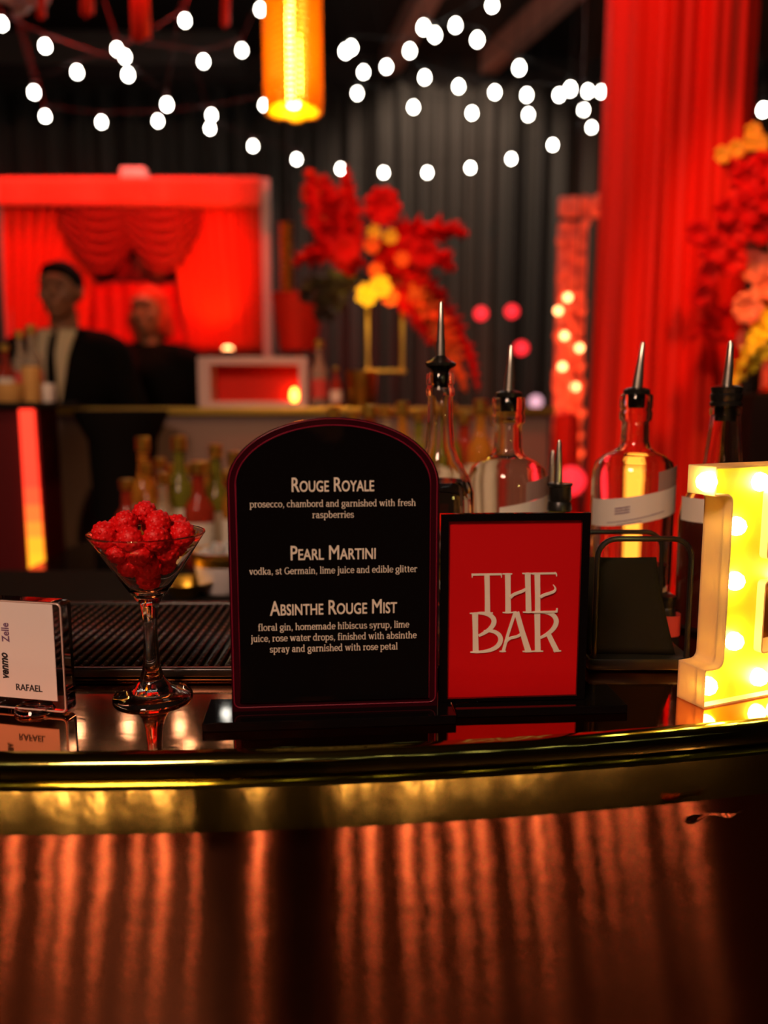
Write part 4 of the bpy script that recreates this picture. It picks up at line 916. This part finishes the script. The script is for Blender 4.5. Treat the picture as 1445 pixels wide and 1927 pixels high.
MB().grid(lambda u, v: (sp_(150, 400).x+u*(sp_(375, 400).x-sp_(150, 400).x), 0.05+0.012*math.sin(u*40), sp_(250, 525).z+v*(ztp-0.06-sp_(250, 525).z)), 120, 4).build('rear_cloth', M['darkred'], stg, True, 80, thick=0.003)
up = sp_(440, 655)
ul = thing('stage_uplight', 'small lamp glowing orange at the foot of the right stage curtain', 'spotlight', (up.x, SY-0.2, zbt))
MB().box((up.x*0, 0.0, -0.035), (0.20, 0.16, 0.014), 0.003).build('bracket', M['blackm'], ul, False)
MB().lathe([(0, -0.028), (0.035, -0.028), (0.042, 0.02), (0.036, 0.022), (0, 0.005)], 24).build('lamp_body', M['blackm'], ul)
MB().ball((0, 0, 0.020), 0.033, 2, (1, 1, 0.7)).build('lamp_lens', M['amberglow'], ul)
tag(MB().box((up.x, SY-0.22, (zbt-0.043)/2), (0.24, 0.2, zbt-0.043), 0.01).build('black_plinth', M['blackm'], None, False), 'black plinth under the lamp at the right foot of the red stage', 'plinth')
pr = at(262, 330, SY+0.1); prj = thing('pale_box_lamp', 'small pale box fixed on top of the red stage frame', 'lamp', (pr.x, SY, ztp-0.004))
MB().box((0, 0, 0.035), (0.15, 0.10, 0.062), 0.012).build('housing', M['white'], prj); MB().box((0, 0, 0.002), (0.05, 0.05, 0.008), 0.002).build('mount', M['blackm'], prj, False)
MB().grid(lambda u, v: (sp_(150, 400).x+u*(sp_(375, 400).x-sp_(150, 400).x), 0.045+0.012*math.sin(u*44+1), zbt+0.01+v*(sp_(250, 530).z-zbt-0.01)), 120, 4).build('lower_cloth', M['redcloth'], stg, True, 80, thick=0.003)
# things on the back bar shelf
BZ2 = 1.2735
def bbp(px, py, Y=3.1): return at(px, py, Y)
a_, b_ = bbp(378, 752), bbp(580, 752); zt2 = bbp(480, 672).z
db = thing('display_box', 'clear fronted display box lit red inside, standing on the back bar', 'display box', ((a_.x+b_.x)/2, 3.12, BZ2))
w_ = b_.x-a_.x; h_ = zt2-BZ2
me = fill2d([rrect(-w_/2, w_/2, 0, h_, 0.008), rrect(-w_/2+0.045, w_/2-0.03, 0.022, h_-0.028, 0.004)], 0.06, 'box_frame'); me.transform(Matrix.Rotation(PI/2, 4, 'X')); obj('box_frame', me, M['post'], db)
MB().box((0.0, 0.052, h_/2), (w_-0.02, 0.012, h_-0.01)).build('rear_panel', M['redcloth'], db, False)
MB().ball((w_*0.36, 0.02, 0.045), 0.017, 2, (0.9, 0.9, 1.7)).build('inner_lamp', glow('inner_lamp_glow', (1.0, 0.25, 0.03), 14), db)
pc = bbp(562, 652, 3.85)
tag(MB().lathe([(0.0, 0), (0.13, 0), (0.13, 0.012), (0.010, 0.02), (0.010, pc.z-0.02), (0.085, pc.z-0.018), (0.122, pc.z+0.235), (0.118, pc.z+0.235), (0.080, pc.z-0.014), (0.0, pc.z-0.014)], 26, (pc.x, 3.85, 0)).build('red_floor_lamp', M['redcloth']), 'red shaded floor lamp between the red stage and the gold flower stand', 'lamp')
for px, py, k, l in ((600, 640, 'pale', 'pale bottle on the back bar right of the red display box'), (632, 690, 'red', 'red bottle on the back bar beside the gold flower stand')):
    p = bbp(px, py, 3.08); put(k, p.x, 3.08, BZ2, l, 'bottles on the back bar', (p.z-BZ2)/{'pale': .28, 'red': .26}[k])
gp = at(538, 420, 4.4); gt = thing('gold_tassel', 'gold beaded tassel hanging at the right side of the red stage', 'tassel', (gp.x, 4.4, gp.z))
MB().lathe([(0.02, -0.41)]+[(0.03+0.008*math.sin(i*2.1), -0.40+i*0.40/40) for i in range(41)], 14).build('bead_fringe', M['gold'], gt)
MB().tube([(0, 0, -0.002), (0.01, 0, 0.1), (0.03, 0, ZH-gp.z-0.003)], 0.0015, 6).build('cord', M['socket'], gt)

# ------------------------------------------------------------------ flowers
def bezp(p, n=14):
    P = [Vector(q) for q in p]; out = []
    for i in range(n+1):
        t = i/n; s = 1-t
        out.append(P[0]*s*s+P[1]*2*s*t+P[2]*t*t if len(P) == 3 else P[0]*s**3+P[1]*3*s*s*t+P[2]*3*s*t*t+P[3]*t**3)
    return out
def plume(parent, pts, Y, w, m, name='plume', flat=0.35, feather=True, n=16):
    P = bezp([at(px, py, Y+dy) for px, py, dy in pts], n); mb = MB()
    R = [w*math.sin(PI*(0.04+0.92*(i/n)**0.75))**0.8 for i in range(n+1)]
    mb.tube(P, [max(r*0.55, 0.003) for r in R], 10, 1.0, (0, -1, 0))
    if feather:
        for i in range(1, n):
            for s in range(5):
                t = (P[i]-P[i-1]).normalized(); a = rnd.uniform(0, 6.28); q = Vector((math.cos(a), 0.6*math.sin(a), rnd.uniform(-.3, .3))); q = (q-t*q.dot(t)).normalized()
                e = P[i]+q*R[i]*1.15+t*R[i]*0.9
                mb.tube([P[i], P[i].lerp(e, .55)+t*0.01, e], [R[i]*0.30+.002, R[i]*0.24+.002, 0.002], 5)
    o = mb.build(name, M[m], parent); o.matrix_parent_inverse = parent.matrix_basis.inverted(); return o
def bloom(parent, px, py, Y, r, m, n=9, name='flower'):
    c = at(px, py, Y); mb = MB()
    for ring_, (k, rr, zz) in enumerate(((n, 1.0, 0.0), (n-3, 0.72, 0.35), (4, 0.42, 0.6))):
        for i in range(k):
            a = 2*PI*i/k+ring_*0.5+rnd.uniform(-.15, .15); d = Vector((math.cos(a), -0.45-zz*0.5, math.sin(a))).normalized()
            side = d.cross(Vector((0, 1, 0))).normalized(); R_ = Matrix((side, d, side.cross(d))).transposed()
            mb.ball(c+d*r*rr*0.55, r*0.42*rr**0.5, 2, (0.85, 1.15, 0.32), R_)
    mb.ball(c, r*0.3, 2); o = mb.build(name, M[m], parent); o.matrix_parent_inverse = parent.matrix_basis.inverted(); return o
FY = 3.1
fx = at(690, 752, FY).x
fa = thing('flower_arrangement', 'tall arrangement of red plumes and orange blossoms on a gold stand', 'flower arrangement', (fx, FY, BZ2))
def loc2(px, py, Y=FY): return at(px, py, Y)-Vector((fx, FY, BZ2))
cz = loc2(680, 698).z; pz = loc2(690, 548).z
MB().lathe([(0, 0), (0.045, 0), (0.047, 0.004), (0.060, cz), (0.056, cz), (0.040, 0.008), (0, 0.008)], 28, (loc2(680, 752).x, 0, 0)).build('vase', M['gold'], fa)
sx0, sx1 = loc2(692, 600).x, loc2(757, 600).x
for x in (sx0, sx1): MB().box((x, 0, (cz*0.9+pz)/2), (0.016, 0.016, pz-cz*0.9), 0.003).build('upright', M['gold'], fa, False)
MB().box(((sx0+sx1)/2, 0, pz), (sx1-sx0+0.05, 0.07, 0.010), 0.002).build('top_plate', M['gold'], fa, False)
MB().box(((sx0+sx1)/2, 0, cz*0.9+0.012), (sx1-sx0+0.03, 0.06, 0.012), 0.002).build('lower_plate', M['gold'], fa, False)
for pts, w, m in (([(660, 520, 0), (600, 430, 0.02), (582, 318, 0.05)], 0.060, 'petal'), ([(665, 520, 0), (640, 420, -.05), (606, 330, -.04)], 0.052, 'petal'), ([(672, 510, 0.05), (660, 400, 0.08), (648, 312, 0.1)], 0.045, 'petal'),
                  ([(700, 480, 0), (780, 415, -.05), (882, 440, -.04)], 0.060, 'petal'), ([(700, 500, 0), (790, 450, -.08), (856, 505, -.06)], 0.060, 'petal'), ([(690, 500, 0), (610, 450, -.05), (552, 498, -.06)], 0.050, 'petal'),
                  ([(690, 510, 0), (760, 500, -.05), (838, 560, -.02)], 0.060, 'petal'), ([(680, 520, 0.05), (620, 520, 0.1), (566, 560, 0.1)], 0.060, 'leaf'), ([(670, 530, 0.05), (620, 560, 0.05), (600, 600, 0.05)], 0.050, 'leaf')):
    plume(fa, pts, FY, w, m)
for pts, w in (([(720, 520, 0), (800, 540, -.05), (850, 640, -.05), (876, 738, -.05)], 0.050), ([(715, 520, 0), (770, 540, -.06), (830, 600, -.06), (850, 690, -.06)], 0.050), ([(700, 520, 0), (740, 540, -.06), (790, 580, -.06), (810, 650, -.06)], 0.045), ([(730, 510, 0.04), (820, 530, 0.04), (885, 640, 0.03), (900, 735, 0.03)], 0.040)):
    plume(fa, pts, FY, w, 'orange' if w > 0.045 else 'petal', 'hanging_spray')
bloom(fa, 720, 392, FY-0.05, 0.075, 'petal'); bloom(fa, 650, 470, FY-0.08, 0.055, 'petal'); bloom(fa, 768, 470, FY-0.1, 0.055, 'petal'); bloom(fa, 800, 480, FY-0.12, 0.055, 'petal')
for px, py, r, m in ((704, 438, .030, 'yellowf'), (735, 446, .030, 'yellowf'), (700, 462, .034, 'orange'), (716, 540, .045, 'yellowf'), (690, 555, .045, 'yellowf'), (757, 488, .030, 'orange'), (708, 510, .03, 'orange'), (735, 560, .035, 'orange')): bloom(fa, px, py, FY-0.13, r, m, 7)
# right bouquet in front of the column's right side
RY = 2.40; rx = at(1470, 720, RY).x
ped = box_thing('black_pedestal', 'black pedestal under the right bouquet, behind the glowing letter', 'pedestal', (rx, RY, 0.66), (0.28, 0.28, 1.32), M['blackm'])
ra = thing('flower_bouquet', 'full bouquet of red and coral flowers with gold palm leaves at the right edge', 'flower arrangement', (rx, RY, 1.3205))
MB().lathe([(0, 0), (0.055, 0), (0.06, 0.006), (0.03, 0.03), (0.028, 0.07), (0.085, 0.20), (0.10, 0.26), (0.095, 0.26), (0.03, 0.08), (0, 0.07)], 28).build('vase', M['gold'], ra)
for k, (x, y) in enumerate(((1374, 736), (1392, 716), (1412, 700), (1432, 680), (1396, 690), (1420, 655), (1408, 672))):
    plume(ra, [(1475, 560, 0), (1450, 610, -.05), (x, y, -.08-.01*k)], RY, 0.036, 'yellowf', 'gold_palm_leaf')
for x, y, r, m in ((1412, 500, .06, 'pink'), (1440, 540, .06, 'pink'), (1402, 580, .055, 'pink'), (1430, 610, .05, 'pink'), (1405, 640, .045, 'pink'), (1340, 470, .055, 'petal'), (1310, 440, .045, 'petal'), (1372, 440, .06, 'petal'), (1395, 400, .06, 'petal'), (1428, 430, .06, 'petal'),
                   (1362, 400, .045, 'petal'), (1400, 340, .06, 'petal'), (1432, 320, .06, 'petal'), (1415, 372, .04, 'pink'), (1330, 520, .04, 'petal'), (1345, 505, .035, 'orange'), (1375, 495, .05, 'petal'), (1316, 560, .035, 'petal'), (1440, 380, .05, 'petal')):
    bloom(ra, x, y, RY-0.05+rnd.uniform(-.05, .05), r*0.9, m)
for x, y in ((1357, 293), (1384, 282), (1412, 270), (1428, 272), (1414, 250)): bloom(ra, x, y, RY, 0.028, 'yellowf', 7, 'gold_blossom')
for pts in ([(1440, 640, 0), (1370, 640, 0), (1310, 622, 0)], [(1430, 560, 0), (1350, 580, 0), (1300, 640, 0)], [(1430, 400, 0), (1405, 330, 0), (1350, 296, 0)]): plume(ra, pts, RY+0.02, 0.022, 'petal', 'branch')

# ------------------------------------------------------------------ floral photo frame and draped column
AY = 4.6; fl0, fl1 = at(1040, 600, AY).x, at(1104, 600, AY).x; fz = at(1080, 366, AY).z; fz1 = at(1080, 414, AY).z; fxr = fl0+1.35
fr_ = thing('floral_frame', 'upright pink sequinned floral frame standing left of the red column', 'photo frame', (0, AY, 0))
def flowerbar(x0, x1, z0, z1, name):
    mb = MB(); mb.box(((x0+x1)/2, 0, (z0+z1)/2), (x1-x0-0.03, 0.06, z1-z0-0.03), 0.01)
    n = int(abs(x1-x0)*abs(z1-z0)*420)
    for i in range(n): mb.ball((rnd.uniform(x0+.02, x1-.02), -0.03-rnd.random()*0.02, rnd.uniform(z0+.02, z1-.02)), rnd.uniform(.018, .034), 1, (1, .6, 1))
    return mb.build(name, M['pink'], fr_)
flowerbar(fl0, fl1, 0.0, fz1, 'post'); flowerbar(fxr-(fl1-fl0), fxr, 0.0, fz1, 'post'); flowerbar(fl0, fxr, fz1, fz, 'top_bar')
for px, py in ((1058, 690), (1082, 728), (1062, 632), (1068, 560), (1050, 585), (1090, 655)):
    p = at(px, py, AY-0.07); o = MB().ball((p.x, -0.075, p.z), 0.020, 2).build('fairy_lamp', M['amberglow'], fr_); o['label'] = 'amber fairy lamp'
CY = 2.9; ccx = (at(1146, 400, CY).x+at(1404, 400, CY).x)/2; crad = 0.205
col_ = thing('draped_column', 'floor-to-ceiling column wrapped in pleated red satin at the right', 'draped column', (ccx, CY, 0))
MB().lathe([(0.12, 0.0), (0.12, ZH-0.002)], 24).build('core', M['wall'], col_)
def cfn(u, v):
    a = u*2*PI; z = 0.01+v*(ZH-0.02); fl_ = 1.0+0.10*max(0, 1-z/1.9)
    f = 0.022*math.sin(a*9+0.5*math.sin(z*0.9))+0.014*math.sin(a*17+1+0.3*z)+0.012*math.sin(a*5+2)
    r = (crad+f)*fl_; return (r*math.cos(a), r*math.sin(a), z)
MB().grid(cfn, 260, 26).build('satin_drape', M['redcloth'], col_, True, 80)
def sfn(u, v):
    a = math.radians(-212)+u*math.radians(150); z = 0.012+v*(ZH-0.024); r = (crad+0.034+0.020*math.sin(u*10*PI+0.3*math.sin(z))+0.010*math.sin(u*23*PI))*(1.0+0.10*max(0, 1-z/1.9))
    return (r*math.cos(a), r*math.sin(a), z)
MB().grid(sfn, 150, 26).build('satin_swath', M['redcloth'], col_, True, 80, thick=0.004)

ux = at(1192, 965, 2.2); upz = at(1192, 1035, 2.2).z; upt = at(1192, 880, 2.2).z
cu_ = thing('column_uplight', 'amber glowing upright light panel on a black stand before the red column', 'floor light', (ux.x, 2.2, 0))
MB().box((0, 0, 0.012), (0.22, 0.2, 0.024), 0.006).build('base', M['blackm'], cu_, False); MB().lathe([(0.015, 0.024), (0.015, upz)], 12).build('stem', M['blackm'], cu_)
MB().box((0, 0.012, (upz+upt)/2), (0.085, 0.02, upt-upz), 0.004).build('housing', M['blackm'], cu_, False); MB().box((0, -0.0005, (upz+upt)/2), (0.072, 0.004, upt-upz-0.012), 0.001).build('light_face', glow('uplight_glow', (1.0, 0.33, 0.03), 2.6), cu_, False)

# ------------------------------------------------------------------ overhead: chandelier, ribbons, string lights
HY = 3.2; hc_ = at(551, 100, HY); zb0 = at(551, 214, HY).z; zn = at(551, 196, HY).z
ch = thing('bead_chandelier', 'cylindrical chandelier of amber bead strands hanging from the ceiling', 'chandelier', (hc_.x, HY, 0))
MB().lathe([(0.085, ZH-0.10), (0.112, ZH-0.10), (0.112, ZH-0.06), (0.085, ZH-0.06)], 32, closed=True).build('ring_frame', M['gold'], ch)
MB().lathe([(0, ZH-0.06), (0.10, ZH-0.06), (0.10, ZH-0.001), (0, ZH-0.001)], 24).build('ceiling_plate', M['blackm'], ch)
for i in range(44):
    a = 2*PI*i/44; zz = zb0+0.035*(1-abs(math.sin(a-0)*0+abs(math.cos(a)*1.25-0.02 if math.cos(a) > 0 else math.cos(a)*1.25)))*1.0; zz = zb0 + max(0, 0.05*(0.35-abs(abs(math.cos(a))-0.55))/0.35 if abs(math.cos(a)) < .2 else 0.012*(1-abs(math.cos(a))))
    prof = []; z = zz; k = 0
    while z < ZH-0.095: prof += [(0.0035, z), (0.0100, z+0.007), (0.0100, z+0.013)]; z += 0.020; k += 1
    MB().lathe([(0, zz-0.002)]+prof, 7, (0.098*math.cos(a), 0.098*math.sin(a), 0)).build('bead_strand', M['bead'], ch)
lamp = MB().lathe([(0, zb0+0.02), (0.018, zb0+0.025), (0.030, zb0+0.10), (0.026, zb0+0.24), (0.010, zb0+0.50), (0, zb0+0.52)], 16).build('inner_lamp', glow('chandelier_glow', (1.0, 0.78, 0.08), 85), ch)
MB().lathe([(0, zb0+0.5), (0.010, zb0+0.5), (0.010, ZH-0.06), (0, ZH-0.06)], 10).build('lamp_rod', M['gold'], ch)
for i, (px, py, w, px1, l) in enumerate(((265, 82, .066, 262, 'broad'), (164, 36, .046, 162, 'short'), (78, 42, .030, 84, 'narrow'), (424, 56, .030, 448, 'slanting right'))):
    Yr = 3.0+0.15*i; p0 = at(px, py, Yr); p1 = at(px1, -40, Yr); top_ = Vector((p1.x, Yr, ZH-0.001))
    o = MB().grid(lambda u, v: (p0.x+(top_.x-p0.x)*v+(u-.5)*w, Yr+0.012*math.sin(u*7+v*9), p0.z+(top_.z-p0.z)*v+0.02*(abs(u-.5)*2)*(1-v)), 8, 20).build('red_ribbon', M['redcloth'], None, True, thick=0.003)
    tag(o, l+' red ribbon hanging from the ceiling at the upper left', 'ribbon', 'red ribbons hanging from the ceiling')
p = at(40, 5, 3.9); sh = MB()
for k in range(16):
    a = k*2.4; r = 0.11*math.sqrt((k+.5)/16); sh.ball((p.x+r*math.cos(a), 3.9+r*math.sin(a), p.z+0.02+0.02*math.sin(k*3)), 0.026, 1)
sh.lathe([(0, p.z+0.03), (0.12, p.z+0.03), (0.12, p.z+0.06), (0.01, p.z+0.08), (0.01, ZH-0.001), (0, ZH-0.001)], 20, (p.x, 3.9, 0))
tag(sh.build('crystal_pendant', M['post']), 'pale crystal pendant at the top left corner', 'pendant lamp')

bulbmesh = MB().lathe([(0, -0.024), (0.010, -0.022), (0.019, -0.012), (0.021, 0.0), (0.018, 0.012), (0.010, 0.024), (0.0, 0.028)], 10).mesh('bulb'); bulbmesh.materials.append(M['bulb'])
sockmesh = MB().lathe([(0, 0.024), (0.011, 0.024), (0.012, 0.050), (0.004, 0.056), (0, 0.056)], 10).mesh('socket'); sockmesh.materials.append(M['socket'])
strands = [
 ('lowest string light strand, a shallow sag of ten bulbs across the back drape', 5.6, [(395, 242), (476, 275), (558, 300), (641, 318), (722, 325), (804, 325), (885, 316), (962, 299), (1040, 273), (1113, 240)]),
 ('string light strand of five bulbs just above the red stage, left of the chandelier', 5.2, [(85, 219), (191, 230), (297, 228), (398, 217), (497, 198)]),
 ('string light strand from the left edge rising to the chandelier top', 4.6, [(64, 174), (145, 136), (235, 107), (348, 39)]),
 ('string light strand with a bulb by the broad red ribbon, falling to the right', 4.4, [(3, 45), (85, 87), (241, 141), (314, 197)]),
 ('string light strand passing behind the chandelier from the broad red ribbon', 4.8, [(220, 93), (383, 116), (455, 95), (490, 18)]),
 ('string light strand in a long sag from the chandelier to the red column', 5.0, [(684, 136), (672, 176), (778, 202), (888, 213), (994, 216), (1098, 207), (1131, 173)]),
 ('string light strand of seven bulbs above the long sag, falling towards the column', 4.7, [(727, 126), (799, 146), (863, 163), (931, 174), (991, 179), (1052, 179), (1106, 172)]),
 ('string light strand climbing from right of the chandelier to the top edge', 4.3, [(650, 97), (661, 90), (771, 96), (857, 48), (926, 10)]),
 ('string light strand crossing the brown beam and ending near the column', 4.1, [(797, 52), (818, 66), (898, 75), (977, 128), (1073, 168)]),
 ('short string light strand at the right edge beyond the red column', 4.2, [(1436, 207), (1500, 190), (1560, 160)]),
]
for l, Y, pts in strands:
    st = thing('string_light', l, 'string lights', (0, 0, 0), 0, 'festoon strands under the ceiling')
    P = [at(px, py, Y+0.03*i) for i, (px, py) in enumerate(pts)]; cord = [Vector((P[0].x-0.3, P[0].y, ZH-0.003))] + [p+Vector((0, 0, 0.056)) for p in P] + [Vector((P[-1].x+(0.06 if 'olumn' in l else 0.3), P[-1].y, ZH-0.003))]
    MB().tube(cord, 0.0018, 6).build('cord', M['socket'], st)
    for p in P:
        b = bpy.data.objects.new('bulb', bulbmesh); C.objects.link(b); b.parent = st; b.location = p
        s_ = bpy.data.objects.new('socket', sockmesh); C.objects.link(s_); s_.parent = b
added_strands = [('added unseen string light strand behind the camera, nearer one', -1.4, 2.75), ('added unseen string light strand behind the camera, farther one', -2.6, 3.0)]  # strands added behind the camera for sparkle on glass, mat and counter
for l, Y, z0 in added_strands:
    st = thing('string_light', l, 'string lights', (0, 0, 0), 0, 'festoon strands under the ceiling')
    P = [Vector((-2.4+0.48*i, Y, z0+0.05*(i-5)**2*0.3)) for i in range(11)]
    MB().tube([Vector((P[0].x-0.3, Y, ZH-0.003))]+[p+Vector((0, 0, 0.056)) for p in P]+[Vector((P[-1].x+0.3, Y, ZH-0.003))], 0.004, 6).build('cord', M['socket'], st)
    for p in P:
        b = bpy.data.objects.new('bulb', bulbmesh); C.objects.link(b); b.parent = st; b.location = p
        s_ = bpy.data.objects.new('socket', sockmesh); C.objects.link(s_); s_.parent = b
# small coloured lamps hanging in front of the drape
for px, py, Y, m, l in ((905, 590, 6.2, 'redglow', 'left upper'), (963, 586, 6.2, 'redglow', 'right upper'), (981, 655, 6.0, 'redglow', 'lower'), (1008, 756, 6.0, 'pinkglow', 'pale pink'), (1074, 905, 3.3, 'redglow', 'lowest, by the column')):
    p = at(px, py, Y); t = thing('globe_lamp', l+' small globe lamp on a cord in front of the black drape', 'lamp', (p.x, Y, p.z), 0, 'small globe lamps')
    MB().ball((0, 0, 0), 0.05 if Y > 5 else 0.06, 2).build('globe', M[m], t); MB().tube([(0, 0, 0.045), (0, 0, ZH-p.z-0.001)], 0.003, 6).build('cord', M['socket'], t)
p = at(1065, 840, 3.7); tag(MB().lathe([(0, 0), (0.075, 0), (0.085, 0.02), (0.055, p.z+0.14), (0.0, p.z+0.16)], 20, (p.x, 3.7, 0)).build('red_draped_stand', M['redcloth']), 'red draped stand left of the column, behind the small steel spout', 'stand')

# amber lanterns on the floor behind the photographer, mirrored as streaks in the copper front
lab0 = 'amber tube lantern on the floor, mirrored in the copper bar front'
for i in range(31):
    x = -1.62+i*0.122+0.012*math.sin(i*2.7); y = -1.22-0.05*math.sin(i*1.7)
    if i == 0:
        lan = thing('tube_lantern', lab0, 'lantern', (x, y, 0), 0, 'lanterns mirrored in the copper front')
        MB().lathe([(0, 0), (0.024, 0), (0.026, 0.012), (0.0, 0.012)], 16).build('lantern_base', M['blackm'], lan)
        MB().lathe([(0, 0.0122), (0.0075, 0.0122), (0.008, 0.02), (0.0075, 0.075), (0.004, 0.083), (0, 0.083)], 10).build('glow_tube', glow('lantern_glow', (1.0, 0.46, 0.27), 42), lan)
    else: dup(lan, (x, y, 0), 0, lab0).scale = (1, 1, 0.45+0.75*rnd.random())
